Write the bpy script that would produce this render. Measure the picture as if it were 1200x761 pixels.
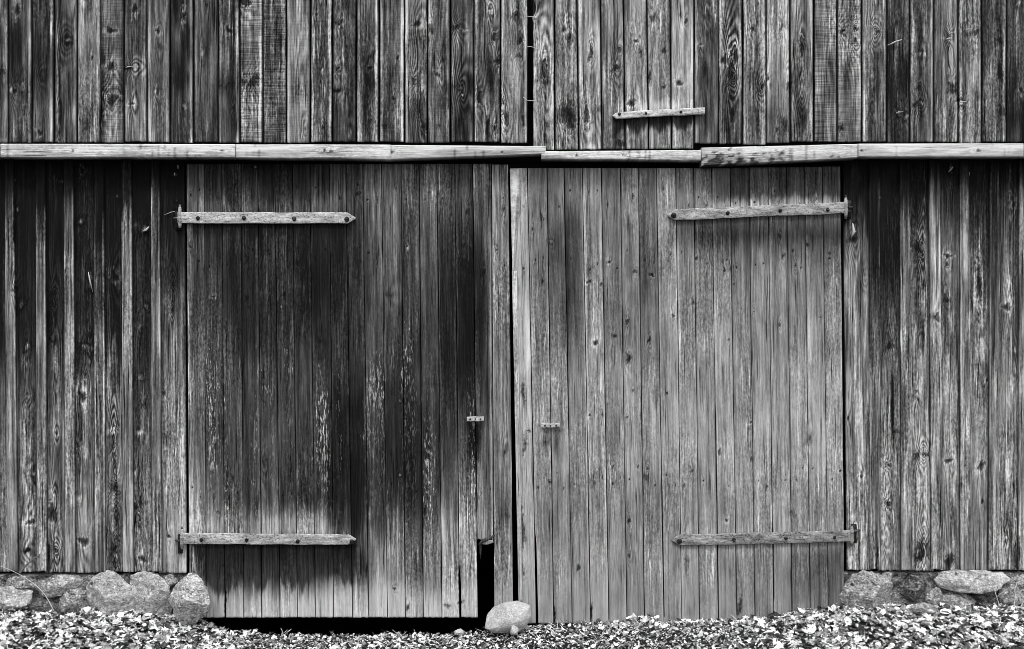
import bpy, bmesh, math, random
import numpy as np

for o in list(bpy.data.objects):
    bpy.data.objects.remove(o, do_unlink=True)
scene = bpy.context.scene
COL = scene.collection
rng = np.random.default_rng(7)
random.seed(7)

# ------------------------------------------------------------ camera / light
S = 0.005            # metres per photograph pixel in the wall plane
CAMD = 7.0
CX, CZ = 0.0, (761 - 380.5) * S
cam_d = bpy.data.cameras.new('camera')
cam = bpy.data.objects.new('camera', cam_d); COL.objects.link(cam)
cam.location = (CX, -CAMD, CZ)
cam.rotation_euler = (math.radians(90), 0, 0)
cam_d.sensor_width = 36
cam_d.lens = 36 * CAMD / 6.0
cam_d.clip_end = 500
scene.camera = cam

SUN_EL, SUN_AZ = 56, -28        # degrees; azimuth measured from straight behind the camera, minus = left
world = bpy.data.worlds.new('World'); scene.world = world
world.use_nodes = True
wn = world.node_tree; wn.nodes.clear()
sky = wn.nodes.new('ShaderNodeTexSky'); sky.sky_type = 'NISHITA'; sky.sun_disc = False
sky.sun_elevation = math.radians(SUN_EL); sky.sun_rotation = math.radians(180 + SUN_AZ)
sky.dust_density = 4.0
bw = wn.nodes.new('ShaderNodeRGBToBW')
bg = wn.nodes.new('ShaderNodeBackground'); bg.inputs['Strength'].default_value = 0.14
wo = wn.nodes.new('ShaderNodeOutputWorld')
wn.links.new(sky.outputs[0], bw.inputs[0]); wn.links.new(bw.outputs[0], bg.inputs['Color'])
wn.links.new(bg.outputs[0], wo.inputs[0])

sd = bpy.data.lights.new('sun', 'SUN'); sd.energy = 1.5; sd.angle = math.radians(11)
sd.color = (1, 1, 1)
sun = bpy.data.objects.new('sun', sd); COL.objects.link(sun)
sun.rotation_euler = (math.radians(90 - SUN_EL), 0, math.radians(SUN_AZ))
scene.view_settings.view_transform = 'Standard'
scene.view_settings.look = 'None'
scene.view_settings.exposure = 0.45
scene.view_settings.gamma = 1.0
scene.cycles.filter_width = 0.8

# ------------------------------------------------------------ noise in numpy
def _h(ix, iy, s):
    n = (ix.astype(np.int64) * 374761393 + iy.astype(np.int64) * 668265263 + int(s) * 2147483647 % 999983 * 7919) & 0xffffffff
    n = ((n ^ (n >> 13)) * 1274126177) & 0xffffffff
    n = (n ^ (n >> 16)) & 0xffffff
    return n / float(0xffffff)
def vn(x, y, s=0):
    x, y = np.broadcast_arrays(np.asarray(x, float), np.asarray(y, float))
    ix, iy = np.floor(x), np.floor(y)
    fx, fy = x - ix, y - iy
    fx = fx * fx * (3 - 2 * fx); fy = fy * fy * (3 - 2 * fy)
    a = _h(ix, iy, s); b = _h(ix + 1, iy, s); c = _h(ix, iy + 1, s); d = _h(ix + 1, iy + 1, s)
    return (a + (b - a) * fx) * (1 - fy) + (c + (d - c) * fx) * fy
def fbm(x, y, s=0, o=4):
    t = 0; a = .5; n = 0
    for i in range(o):
        t = t + a * vn(x * 2 ** i, y * 2 ** i, s + 17 * i); n += a; a *= .5
    return t / n          # 0..1
def sstep(a, b, x):
    t = np.clip((x - a) / (b - a), 0, 1); return t * t * (3 - 2 * t)

def wx(px, y=0.0): return (np.asarray(px, float) - 600) * S * (CAMD + y) / CAMD
def wz(py, y=0.0): return CZ + (380.5 - np.asarray(py, float)) * S * (CAMD + y) / CAMD

# ------------------------------------------------------------ materials
def new_mat(name):
    m = bpy.data.materials.new(name); m.use_nodes = True
    nt = m.node_tree; nt.nodes.clear()
    out = nt.nodes.new('ShaderNodeOutputMaterial')
    b = nt.nodes.new('ShaderNodeBsdfPrincipled')
    nt.links.new(b.outputs[0], out.inputs[0])
    return m, nt, b
class N:
    def __init__(s, nt): s.nt = nt
    def set(s, inp, v):
        if hasattr(v, 'is_linked') or hasattr(v, 'links'): s.nt.links.new(v, inp)
        else: inp.default_value = v
    def math(s, op, a, b=None, c=None, clamp=False):
        n = s.nt.nodes.new('ShaderNodeMath'); n.operation = op; n.use_clamp = clamp
        s.set(n.inputs[0], a)
        if b is not None: s.set(n.inputs[1], b)
        if c is not None: s.set(n.inputs[2], c)
        return n.outputs[0]
    def attr(s, name, out='Fac'):
        n = s.nt.nodes.new('ShaderNodeAttribute'); n.attribute_name = name
        return n.outputs[out]
    def scale(s, vec, sc, off=(0, 0, 0)):
        n = s.nt.nodes.new('ShaderNodeVectorMath'); n.operation = 'MULTIPLY_ADD'
        s.set(n.inputs[0], vec); n.inputs[1].default_value = sc; n.inputs[2].default_value = off
        return n.outputs[0]
    def noise(s, vec, scale=1., detail=2., rough=.5, dist=0., lac=2.):
        n = s.nt.nodes.new('ShaderNodeTexNoise')
        s.set(n.inputs['Vector'], vec); n.inputs['Scale'].default_value = scale
        n.inputs['Detail'].default_value = detail; n.inputs['Roughness'].default_value = rough
        n.inputs['Distortion'].default_value = dist; n.inputs['Lacunarity'].default_value = lac
        return n.outputs['Fac']
    def vor(s, vec, scale=1., feat='F1'):
        n = s.nt.nodes.new('ShaderNodeTexVoronoi'); n.feature = feat
        s.set(n.inputs['Vector'], vec); n.inputs['Scale'].default_value = scale
        return n
    def mr(s, v, a, b, c=0., d=1.):
        n = s.nt.nodes.new('ShaderNodeMapRange'); n.interpolation_type = 'SMOOTHSTEP'
        s.set(n.inputs[0], v)
        for i, k in enumerate((a, b, c, d)): s.set(n.inputs[1 + i], k)
        return n.outputs[0]
    def objco(s):
        return s.nt.nodes.new('ShaderNodeTexCoord').outputs['Object']
    def bump(s, h, bsdf, strength=.6, dist=.003):
        n = s.nt.nodes.new('ShaderNodeBump'); n.inputs['Strength'].default_value = strength
        n.inputs['Distance'].default_value = dist; s.set(n.inputs['Height'], h)
        s.nt.links.new(n.outputs[0], bsdf.inputs['Normal'])
    def grey(s, v, bsdf, lo=.02, hi=.97, gain=1.):
        """v is a perceptual lightness, turned into a linear base colour"""
        a = s.math('MAXIMUM', v, lo); a = s.math('MINIMUM', a, hi)
        a = s.math('POWER', a, 2.2); a = s.math('MULTIPLY', a, gain)
        c = s.nt.nodes.new('ShaderNodeCombineColor')
        for i in range(3): s.nt.links.new(a, c.inputs[i])
        s.nt.links.new(c.outputs[0], bsdf.inputs['Base Color'])

GAIN = 0.86
def wood_material():
    m, nt, b = new_mat('weathered_wood'); n = N(nt)
    g = n.attr('gco', 'Vector'); tone = n.attr('tone'); phase = n.attr('phase'); amp = n.attr('amp')
    fleck = n.attr('fleck'); saw = n.attr('saw')
    ra = n.attr('ra')
    f1 = n.math('SUBTRACT', n.noise(n.scale(g, (150, 5, 1)), 1, 3, .75), .5)
    f2 = n.math('SUBTRACT', n.noise(n.scale(g, (60, 1.3, 1), (5, 3, 2)), 1, 2, .6), .5)
    f3 = n.math('SUBTRACT', n.noise(n.scale(g, (120, 42, 1), (9, 1, 7)), 1, 2, .7), .5)
    f4 = n.math('SUBTRACT', n.noise(n.scale(g, (9, 3.0, 1), (1, 8, 3)), 1, 3, .6), .5)
    ring = n.math('SINE', n.math('MULTIPLY', phase, 6.2832))
    ringv = n.math('MULTIPLY', ring, ra)
    sawn = n.math('MULTIPLY', n.math('SUBTRACT', n.noise(n.scale(g, (7, 150, 1), (2, 2, 9)), 1, 1), .5), saw)
    cm = n.mr(n.noise(n.scale(g, (3, 1.2, 1), (12, 3, 1)), 1, 2), .42, .6, 0., 1.)
    crack = n.mr(n.noise(n.scale(g, (120, 2.2, 1), (7, 7, 1)), 1, 2, .6), .30, .38, 1., 0.)
    rub = n.mr(n.noise(n.scale(g, (110, 4.4, 1), (3, 9, 5)), 1, 2, .65), .58, .68, 0., 1.)
    t = n.math('MULTIPLY', f1, 1.55)
    t = n.math('MULTIPLY_ADD', f2, .55, t)
    t = n.math('MULTIPLY_ADD', n.math('MULTIPLY', f3, n.math('ADD', cm, .35)), 1.15, t)
    t = n.math('MULTIPLY_ADD', f4, .42, t)
    t = n.math('MULTIPLY_ADD', ringv, .22, t)
    t = n.math('MULTIPLY_ADD', sawn, 1.3, t)
    t = n.math('MULTIPLY_ADD', crack, -.62, t)
    t = n.math('MULTIPLY_ADD', n.math('MULTIPLY', rub, n.math('ADD', cm, .3)), .50, t)
    v = n.math('MULTIPLY_ADD', t, amp, tone)
    fn = n.noise(n.scale(g, (125, 19, 1), (8, 5, 2)), 1, 4, .72)
    th = n.math('MULTIPLY_ADD', fleck, -.17, .69)
    fl = n.mr(n.math('SUBTRACT', fn, th), 0., .07, 0., 1.)
    fl = n.math('MULTIPLY', fl, n.math('MINIMUM', n.math('MULTIPLY', fleck, 2.), 1.))
    v = n.math('MULTIPLY_ADD', n.math('MULTIPLY', fl, n.math('ADD', cm, .35)), .40, v)
    n.grey(v, b, .05, .95, GAIN)
    b.inputs['Roughness'].default_value = .85
    b.inputs['Specular IOR Level'].default_value = .18
    h = n.math('MULTIPLY_ADD', crack, -.8, n.math('ADD', f1, n.math('MULTIPLY', ringv, .15)))
    h = n.math('MULTIPLY_ADD', fl, .4, h)
    n.bump(h, b, .7, .0035)
    return m
WOOD = wood_material()

def iron_material():
    m, nt, b = new_mat('rusted_pale_iron'); n = N(nt)
    o = n.objco(); tone = n.attr('tone')
    a = n.math('SUBTRACT', n.noise(n.scale(o, (60, 60, 160)), 1, 4, .7), .5)
    c = n.math('SUBTRACT', n.noise(n.scale(o, (14, 14, 60)), 1, 3, .6), .5)
    pit = n.mr(n.noise(n.scale(o, (110, 110, 110), (3, 3, 3)), 1, 2, .6), .58, .68, 0., 1.)
    v = n.math('MULTIPLY_ADD', a, .6, tone); v = n.math('MULTIPLY_ADD', c, .9, v)
    v = n.math('MULTIPLY_ADD', pit, -.22, v)
    n.grey(v, b, .05, .95, GAIN)
    b.inputs['Roughness'].default_value = .7; b.inputs['Specular IOR Level'].default_value = .35
    n.bump(n.math('SUBTRACT', a, pit), b, .7, .003)
    return m
IRON = iron_material()

def stone_material(name, base, contrast, sc=1.):
    m, nt, b = new_mat(name); n = N(nt)
    o = n.objco()
    a = n.math('SUBTRACT', n.noise(n.scale(o, (9 * sc,) * 3), 1, 5, .65, .6), .5)
    c = n.math('SUBTRACT', n.noise(n.scale(o, (90 * sc, 90 * sc, 110 * sc)), 1, 3, .7), .5)
    w = n.math('SUBTRACT', n.noise(n.scale(o, (12 * sc, 12 * sc, 55 * sc), (2, 5, 1)), 1, 3, .6, 1.2), .5)
    lich = n.mr(n.noise(n.scale(o, (38 * sc,) * 3, (8, 2, 4)), 1, 3, .7), .56, .64, 0., 1.)
    dark = n.mr(n.noise(n.scale(o, (26 * sc,) * 3, (1, 7, 9)), 1, 4, .7), .60, .70, 0., 1.)
    v = n.math('MULTIPLY_ADD', a, .8 * contrast, base)
    v = n.math('MULTIPLY_ADD', c, 1.1 * contrast, v)
    v = n.math('MULTIPLY_ADD', w, .6 * contrast, v)
    v = n.math('MULTIPLY_ADD', lich, .22 * contrast, v)
    v = n.math('MULTIPLY_ADD', dark, -.4 * contrast, v)
    n.grey(v, b, .06, .92, GAIN)
    b.inputs['Roughness'].default_value = .9; b.inputs['Specular IOR Level'].default_value = .2
    n.bump(n.math('ADD', c, n.math('MULTIPLY', a, .8)), b, .9, .008)
    return m
ST_PALE = stone_material('pale_fieldstone', .70, .9)
ST_MID = stone_material('grey_fieldstone', .58, 1.1)
ST_DARK = stone_material('dark_fieldstone', .38, .9)
ST_SMOOTH = stone_material('smooth_pale_stone', .76, .4)
ST_BOULDER = stone_material('speckled_granite', .68, 1.25)
MORTAR = stone_material('crumbling_mortar', .42, 1.0, 1.6)

def leaf_material():
    m, nt, b = new_mat('dry_leaves'); n = N(nt)
    g = n.attr('lco', 'Vector'); tone = n.attr('tone')
    a = n.math('SUBTRACT', n.noise(n.scale(g, (60, 60, 60)), 1, 4, .7), .5)
    v = n.math('MULTIPLY_ADD', a, 1.0, tone)
    spot = n.mr(n.noise(n.scale(g, (130, 130, 130), (4, 4, 4)), 1, 2), .60, .68, 0., 1.)
    v = n.math('MULTIPLY_ADD', spot, -.25, v)
    n.grey(v, b, .04, .99, .95)
    b.inputs['Roughness'].default_value = .65; b.inputs['Specular IOR Level'].default_value = .3
    n.bump(a, b, .6, .004)
    return m
LEAF = leaf_material()
def plain_material(name, v, amp, sc, rough=.9):
    m, nt, b = new_mat(name); n = N(nt); o = n.objco()
    a = n.math('SUBTRACT', n.noise(n.scale(o, (sc, sc, sc)), 1, 5, .7), .5)
    n.grey(n.math('MULTIPLY_ADD', a, amp, v), b, .04, .95, GAIN)
    b.inputs['Roughness'].default_value = rough; b.inputs['Specular IOR Level'].default_value = .2
    n.bump(a, b, .8, .01)
    return m
SOIL = plain_material('forest_soil', .14, .3, 45)
DARKWOOD = plain_material('old_dark_timber', .10, .12, 30)
TWIG = plain_material('dry_twig_bark', .42, .5, 70)
STRAW = plain_material('pale_dry_straw', .80, .3, 60)
NAILM = plain_material('bleached_nail', .78, .4, 90, .5)
BOLTM = plain_material('dark_rusty_bolt', .20, .3, 120, .6)

# ------------------------------------------------------------ object helpers
def tag(o, label=None, cat=None, group=None, kind=None):
    if label: o['label'] = label
    if cat: o['category'] = cat
    if group: o['group'] = group
    if kind: o['kind'] = kind
    return o
def empty(name, loc=(0, 0, 0)):
    o = bpy.data.objects.new(name, None); COL.objects.link(o); o.location = loc
    o.empty_display_size = .2
    return o

class Geo:
    """collects vertices/faces and per-vertex float attributes, builds one mesh"""
    def __init__(s): s.v = []; s.f = []; s.a = []; s.n = 0
    def add(s, V, F, tone=.5, phase=0., fleck=0., amp=.3, saw=0., gco=None, ra=.5):
        V = np.asarray(V, float); k = len(V)
        if gco is None: gco = V.copy()
        A = np.zeros((k, 9)); A[:, 8] = ra
        for i, q in enumerate((tone, phase, fleck, amp, saw)): A[:, i] = q
        A[:, 5:8] = gco
        s.v.append(V); s.a.append(A)
        for F_ in (F if isinstance(F, list) else [F]):
            F_ = np.asarray(F_, int)
            if len(F_): s.f.append(F_ + s.n)
        s.n += k
    def build(s, name, mat, parent=None, smooth=True, base=(0, 0, 0), label=None):
        V = np.concatenate(s.v) - np.asarray(base)
        A = np.concatenate(s.a)
        me = bpy.data.meshes.new(name)
        loops = np.concatenate([f.ravel() for f in s.f]); sizes = np.concatenate([np.full(len(f), f.shape[1]) for f in s.f])
        me.vertices.add(len(V)); me.vertices.foreach_set('co', V.ravel())
        me.loops.add(len(loops)); me.loops.foreach_set('vertex_index', loops.astype(np.int32))
        me.polygons.add(len(sizes))
        starts = np.concatenate([[0], np.cumsum(sizes)[:-1]])
        me.polygons.foreach_set('loop_start', starts.astype(np.int32))
        me.polygons.foreach_set('loop_total', sizes.astype(np.int32))
        me.polygons.foreach_set('use_smooth', np.full(len(sizes), smooth))
        me.update(calc_edges=True)
        for i, nm in enumerate(('tone', 'phase', 'fleck', 'amp', 'saw', 'ra')):
            at = me.attributes.new(nm, 'FLOAT', 'POINT'); at.data.foreach_set('value', np.ascontiguousarray(A[:, 8 if nm == 'ra' else i], dtype=np.float32))
        for nm in ('gco', 'lco'):
            at = me.attributes.new(nm, 'FLOAT_VECTOR', 'POINT'); at.data.foreach_set('vector', np.ascontiguousarray(A[:, 5:8], dtype=np.float32).ravel())
        me.validate()
        me.materials.append(mat)
        o = bpy.data.objects.new(name, me); COL.objects.link(o); o.location = base
        if parent: o.parent = parent
        if label: o['label'] = label
        return o

def grid_faces(nu, nv):
    i, j = np.meshgrid(np.arange(nu - 1), np.arange(nv - 1), indexing='ij')
    a = (i * nv + j).ravel()
    return np.stack([a, a + nv, a + nv + 1, a + 1], 1)

_seed = [100]
def plank(G, xl, xr, yt, yb, tonefn, depth=0., thick=.024, du=.005, dv=.010, horiz=False, sel=None,
          saw=0., knots=(), round_=.003, warp=.0015, ampk=1., rings=60., ring0=.6, ampf=None, rag_b=0., fleckfn=None, tilt=0., lip=0.):
    """one plank. xl, xr: functions of the photo row (left/right edge); yt, yb: functions of the photo column.
    For horiz=True the grain runs along x. Front face at y=depth, body `thick` deep."""
    _seed[0] += 1; sd = _seed[0]
    r = np.random.default_rng(sd)
    W = float((xr(300) - xl(300))) * S; H = float(abs(yb(0 if not callable(yb) else float(xl(300))) - yt(float(xl(300))))) * S
    nu = max(5, int(W / (du if not horiz else .012)) + 1); nv = max(3, int(H / (dv if not horiz else .005)) + 1)
    eu = min(.004 / max(W, .01), .1); ev = min(.004 / max(H, .01), .1)
    u = np.concatenate([[0, 0, ], np.linspace(eu, 1 - eu, nu), [1, 1]])
    v = np.concatenate([[0, 0, ], np.linspace(ev, 1 - ev, nv), [1, 1]])
    bu = np.zeros(len(u)); bu[0] = bu[-1] = thick; bu[1] = bu[-2] = round_
    bv = np.zeros(len(v)); bv[0] = bv[-1] = thick; bv[1] = bv[-2] = round_
    U, Vv = np.meshgrid(u, v, indexing='ij')
    D = np.maximum(bu[:, None], bv[None, :])
    # photo pixel of every vertex (wall plane)
    py0 = 0
    PXc = xl(300) + (xr(300) - xl(300)) * U
    T = yt(PXc); B = yb(PXc)
    if rag_b: B = B + rag_b * (fbm(PXc * .35, PXc * 0, sd, 3) - .5) * 2
    PY = T + (B - T) * Vv
    L = xl(PY); R = xr(PY)
    PX = L + (R - L) * U
    X = wx(PX, depth); Z = wz(PY, depth)
    front = D < thick * .9
    lx = (U - .5) * W; lz = PY * S
    ga, gl = (lx, lz) if not horiz else ((Vv - .5) * H, PX * S)
    # cup + slow waves
    cup = r.uniform(-1, 1) * warp
    dsp = cup * (4 * (U - .5) ** 2) + warp * (fbm(ga * 10 + 3, gl * 1.2, sd, 2) - .5) * 2
    dsp = dsp + tilt * (U - .5)
    f = fbm(ga * 26 + 7, gl * .9 + 11, sd + 3, 3)
    f2 = fbm(ga * 9 + 1, gl * .55 + 5, sd + 8, 2)
    phase = ga * rings * .6 + f2 * 5.0 + f * 1.2
    tone = tonefn(PX, PY, U) if tonefn else .4
    tone = tone + 0. * PX
    ra = ring0 * (.12 + .95 * sstep(.48, .70, fbm(PX * .06 + 3, PY * .012, sd + 60, 2)))
    kn = list(knots)
    for (kx, ky, rx, ry, kd) in kn:
        ex = (PX - kx) / rx; ey = (PY - ky) / ry
        if horiz: ex, ey = ey, ex
        an = np.arctan2(ey, ex)
        rr = np.sqrt(ex ** 2 + ey ** 2) * (1 + .20 * np.sin(an * 2 + kx) + .15 * np.sin(an * 3 + ky))
        rr = rr * (1 + .9 * (vn(PX * .8 + ky, PY * .5, sd) - .5))
        rb = np.sqrt(ex ** 2 + (ey / 2.6) ** 2)
        kamp = 1.2 + 1.8 * ((kx * 7.31) % 1)
        brk = vn(PX * .9, PY * .45 + kx, sd + 31)
        phase = phase + kamp * np.exp(-(rb / 2.0) ** 2)
        ra = ra + (.15 + .7 * ((kx * 3.77) % 1)) * np.exp(-(rb / 1.9) ** 2)
        if kd == 0:      # small dark pith with a broken bleached collar
            tone = tone + .30 * brk * np.exp(-((rr - 1.2) / .4) ** 2); tone = np.where(rr < .8, tone * (.2 + .6 * rr), tone)
            dsp = dsp + .004 * np.exp(-(rr / .8) ** 2) - .0025 * np.exp(-((rr - 1.3) / .5) ** 2)
        elif kd == 1:    # dark resinous knot
            tone = tone * (1 - .72 * (.5 + .7 * brk).clip(0, 1) * np.exp(-(rr / .95) ** 4))
            phase = phase + 1.5 * np.exp(-(rr / 1.3) ** 2)
            dsp = dsp + .001 * np.exp(-(rr / .9) ** 2)
        elif kd == 2:    # bleached raised knot
            tone = tone + .55 * brk * np.exp(-(rr / .7) ** 2) - .10 * np.exp(-((rr - 1.4) / .4) ** 2)
            dsp = dsp - .003 * np.exp(-(rr / 1.) ** 2)
        elif kd == 3:    # soft light patch
            tone = tone + .32 * brk * np.exp(-(rr / 1.) ** 2)
        elif kd == 4:    # soft dark patch
            tone = tone * (1 - .75 * brk * np.exp(-(rr / 1.) ** 2))
        elif kd == 5:    # narrow deep crack
            tone = tone * (1 - .93 * np.exp(-(rr / .9) ** 4)); dsp = dsp + .008 * np.exp(-(rr / .9) ** 2)
    Y = depth + D + dsp * front
    amp = ampk * np.clip(.07 + 1.05 * np.clip(tone, 0, .8), .08, .62)
    if ampf: amp = amp * ampf(PY)
    tone = np.where(front, tone, np.minimum(tone, .12))      # sawn sides stay dark, never bleached
    amp = np.where(front, amp, .05)
    fleck = fleckfn(PX, PY) if fleckfn else 0.
    off = r.uniform(-40, 40, 3)
    # fibres follow the growth rings round the knots
    gco = np.stack([(ga + .010 * (f - .5) + .006 * np.sin(phase * .7) + off[0]).ravel(), (gl + off[1]).ravel(), np.full(ga.size, off[2])], 1)
    V = np.stack([X.ravel(), Y.ravel(), Z.ravel()], 1)
    nU, nV = len(u), len(v)
    F = grid_faces(nU, nV)[:, ::-1]
    back = np.array([[0, nV - 1, nU * nV - 1, (nU - 1) * nV]])
    G.add(V, [F, back], tone=tone.ravel(), phase=phase.ravel(), amp=np.broadcast_to(amp, PX.shape).ravel(),
          saw=saw, ra=ra.ravel(), fleck=np.broadcast_to(fleck, PX.shape).ravel(), gco=gco)
const = lambda c: (lambda t: c + 0. * np.asarray(t, float))
def line(y0, x0, y1, x1):
    return lambda y: x0 + (x1 - x0) * (np.asarray(y, float) - y0) / (y1 - y0)

def box(G, x0, x1, y0, y1, z0, z1, **k):
    V = [(x, y, z) for x in (x0, x1) for y in (y0, y1) for z in (z0, z1)]
    F = [(0, 1, 3, 2), (4, 6, 7, 5), (0, 4, 5, 1), (2, 3, 7, 6), (0, 2, 6, 4), (1, 5, 7, 3)]
    G.add(V, np.array(F), **k)
def tube(G, pts, r, sides=6, **k):
    P = np.asarray(pts, float); n = len(P); rad = np.broadcast_to(np.asarray(r, float), (n,))
    T = np.gradient(P, axis=0); T /= np.linalg.norm(T, axis=1)[:, None] + 1e-9
    ref = np.array([.3, .9, .1]); A = np.cross(T, ref); A /= np.linalg.norm(A, axis=1)[:, None] + 1e-9
    Bn = np.cross(T, A)
    an = np.linspace(0, 2 * math.pi, sides, endpoint=False)
    V = (P[:, None, :] + rad[:, None, None] * (np.cos(an)[None, :, None] * A[:, None, :] + np.sin(an)[None, :, None] * Bn[:, None, :])).reshape(-1, 3)
    F = []
    for i in range(n - 1):
        for j in range(sides):
            F.append((i * sides + j, i * sides + (j + 1) % sides, (i + 1) * sides + (j + 1) % sides, (i + 1) * sides + j))
    c0 = len(V); V = np.vstack([V, P[0], P[-1]])
    Tn = [(c0, (j + 1) % sides, j) for j in range(sides)] + [(c0 + 1, (n - 1) * sides + j, (n - 1) * sides + (j + 1) % sides) for j in range(sides)]
    G.add(V, [np.array(F), np.array(Tn)], **k)

def icos(sub=5):
    bm = bmesh.new(); bmesh.ops.create_icosphere(bm, subdivisions=sub, radius=1.)
    V = np.array([v.co[:] for v in bm.verts]); F = np.array([[v.index for v in f.verts] for f in bm.faces]); bm.free()
    return V, F
ICO, ICF = icos(5); ICO3, ICF3 = icos(3)
def stone_geo(c, r, seed, cuts=7, rough=.05, lo=False, cutmin=.62):
    V, F = (ICO3, ICF3) if lo else (ICO, ICF)
    rr = np.random.default_rng(seed); P = V.copy()
    for k in range(cuts):
        nrm = rr.normal(size=3); nrm /= np.linalg.norm(nrm); d = rr.uniform(cutmin, .93)
        t = P @ nrm; ov = np.maximum(t - d, 0); P -= (ov * .93)[:, None] * nrm
    return craggy(P, seed, rough) * np.asarray(r) + np.asarray(c), F
def craggy(P, seed, rough):
    n1 = fbm(P[:, 0] * 2.2 + P[:, 1] * 1.1 + 9, P[:, 2] * 2.2 - P[:, 1] * 1.9 + 9, seed, 3) - .5
    n2 = fbm(P[:, 0] * 9 + P[:, 1] * 5, P[:, 2] * 9 + P[:, 1] * 4, seed + 5, 3) - .5
    n3 = -np.abs(fbm(P[:, 0] * 3.5 + P[:, 1] * 3 + 4, P[:, 2] * 6 + P[:, 1] * 2, seed + 9, 3) - .5)
    return P * (1 + rough * 3 * n1 + rough * 1.6 * n2 + rough * 2.4 * (n3 + .12))[:, None]
def outline_stone(pts, depth, seed, rough=.03, sharp=5, y=0., grow=1.):
    """stone whose silhouette from the front follows pts (photo pixels); full rounded body `depth` half-thick, broken into facets"""
    pts = np.array(pts, float); c = pts.mean(0)
    X = (pts[:, 0] - c[0]) * S * (CAMD + y) / CAMD; Z = -(pts[:, 1] - c[1]) * S * (CAMD + y) / CAMD
    an = np.arctan2(Z, X); o = np.argsort(an); an, X, Z = an[o], X[o], Z[o]
    # dense closed outline, radius by angle
    XX = np.append(X, X[0]); ZZ = np.append(Z, Z[0]); t = np.linspace(0, len(X), 400); bx_ = np.interp(t, np.arange(len(XX)), XX); bz_ = np.interp(t, np.arange(len(ZZ)), ZZ)
    a2 = np.arctan2(bz_, bx_); r2 = np.hypot(bx_, bz_); o = np.argsort(a2); a2, r2 = a2[o], r2[o]
    r2 = r2 * grow
    P = ICO.copy(); th = np.arctan2(P[:, 2], P[:, 0]); R = np.interp(th, a2, r2, period=2 * math.pi)
    rad = np.hypot(P[:, 0], P[:, 2]); k = np.clip(rad, 0, 1) ** .92 / np.maximum(rad, 1e-6)
    m = r2.mean()
    rr = np.random.default_rng(seed)
    Q = np.stack([P[:, 0] * k * R / m, P[:, 1] * .9, P[:, 2] * k * R / m], 1)
    for j in range(sharp):
        nrm = np.array([rr.choice([-1, 1]) * rr.uniform(.2, 1.2), -rr.uniform(.5, 1), rr.uniform(-.7, 1.3)]); nrm /= np.linalg.norm(nrm)
        tt = Q @ nrm; d = rr.uniform(.52, .76); Q -= (np.maximum(tt - d, 0) * .92)[:, None] * nrm
    Q = craggy(Q, seed, rough) * np.array([m, depth, m])
    return Q, ICF, (float(wx(c[0], y)), y, float(wz(c[1], y)))
# ------------------------------------------------------------ tone tables (lightness of the weathered wood, read off the boards)
def table(rows, ys):
    rows = np.array(rows, float); ys = np.array(ys, float)
    def fn(i, rag=9., seed=0):
        col = rows[:, i]
        def t(PX, PY, U):
            q = PY + rag * 2 * (fbm(PX * .33, PY * .02, seed + 5, 3) - .5) + rag * .8 * (vn(PX * 1.1, PY * .01, seed + 9) - .5)
            return np.interp(q, ys, col)
        return t
    return fn

# =================================================================== BARN
barn = tag(empty('barn', (0, .0, 0)), 'weathered timber barn front with two plank doors, a loft hatch and fieldstone footing', 'barn')

# ---- upper siding
UB = [  # x0, x1, top, mid, bottom, left stripe, right stripe, saw
 (-18,10,.33,.34,.36,.0,.1,0),(10,37.6,.22,.20,.27,.0,.35,0),(37.6,63.3,.24,.22,.30,.0,.42,0),(63.3,90.7,.27,.26,.28,.25,.3,0),
 (90.7,118,.52,.54,.50,.1,.1,0),(118,145,.40,.40,.42,-.1,.0,.5),(145,172,.33,.40,.46,.1,.25,.1),(172,199,.40,.38,.40,.3,.1,0),
 (199,227,.22,.18,.18,.1,.38,0),(227,255.5,.32,.30,.26,.2,.05,0),(255.5,280.8,.30,.28,.27,.3,.4,0),(280.8,308,.44,.46,.42,.05,.45,.9),
 (308,335.4,.40,.36,.34,.1,.12,.9),(335.4,363.5,.46,.46,.44,.25,.0,.2),(363.5,389.7,.36,.33,.34,.25,.5,.2),(389.7,417.3,.33,.30,.28,.0,.0,.1),
 (417.3,444,.34,.28,.26,.25,.4,0),(444,473.8,.34,.32,.30,.2,.45,.2),(473.8,500.7,.46,.42,.38,.45,.1,.1),(500.7,527.7,.38,.38,.34,.15,.2,.2),
 (527.7,555.6,.36,.32,.27,.1,.12,.1),(555.6,586.3,.36,.32,.40,.3,.1,.1),(586.3,618.6,.50,.46,.50,.15,.2,.1)]
UR = [(813.7,842,.40,.38,.36,.3,-.1,0),(842,870,.42,.36,.34,.2,.2,.1),(870,898,.48,.48,.48,.1,.2,.1),(898,926,.56,.54,.46,.1,.1,0),
 (926,953.7,.46,.40,.36,.2,.2,.1),(953.7,981.3,.44,.40,.38,.1,.1,.7),(981.3,1010,.44,.42,.40,.15,.2,.6),(1010,1039.4,.46,.42,.28,.35,.1,.2),
 (1039.4,1066,.22,.20,.18,.05,.1,0),(1066,1094.6,.34,.32,.32,.25,.35,.1),(1094.6,1123,.42,.42,.40,.1,.1,0),(1123,1150.6,.46,.46,.40,.1,.2,0),
 (1150.6,1179.5,.36,.36,.36,-.1,.3,0),(1179.5,1207,.26,.22,.20,0,.05,0)]
x = 1207.
while x < 1470: UR.append((x, x + 27.5, *rng.uniform(.25, .5, 3), .1, .25, 0)); x += 27.5
x = -18.
while x > -280: UB.insert(0, (x - 27.5, x, *rng.uniform(.22, .45, 3), .1, .25, 0)); x -= 27.5
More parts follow.
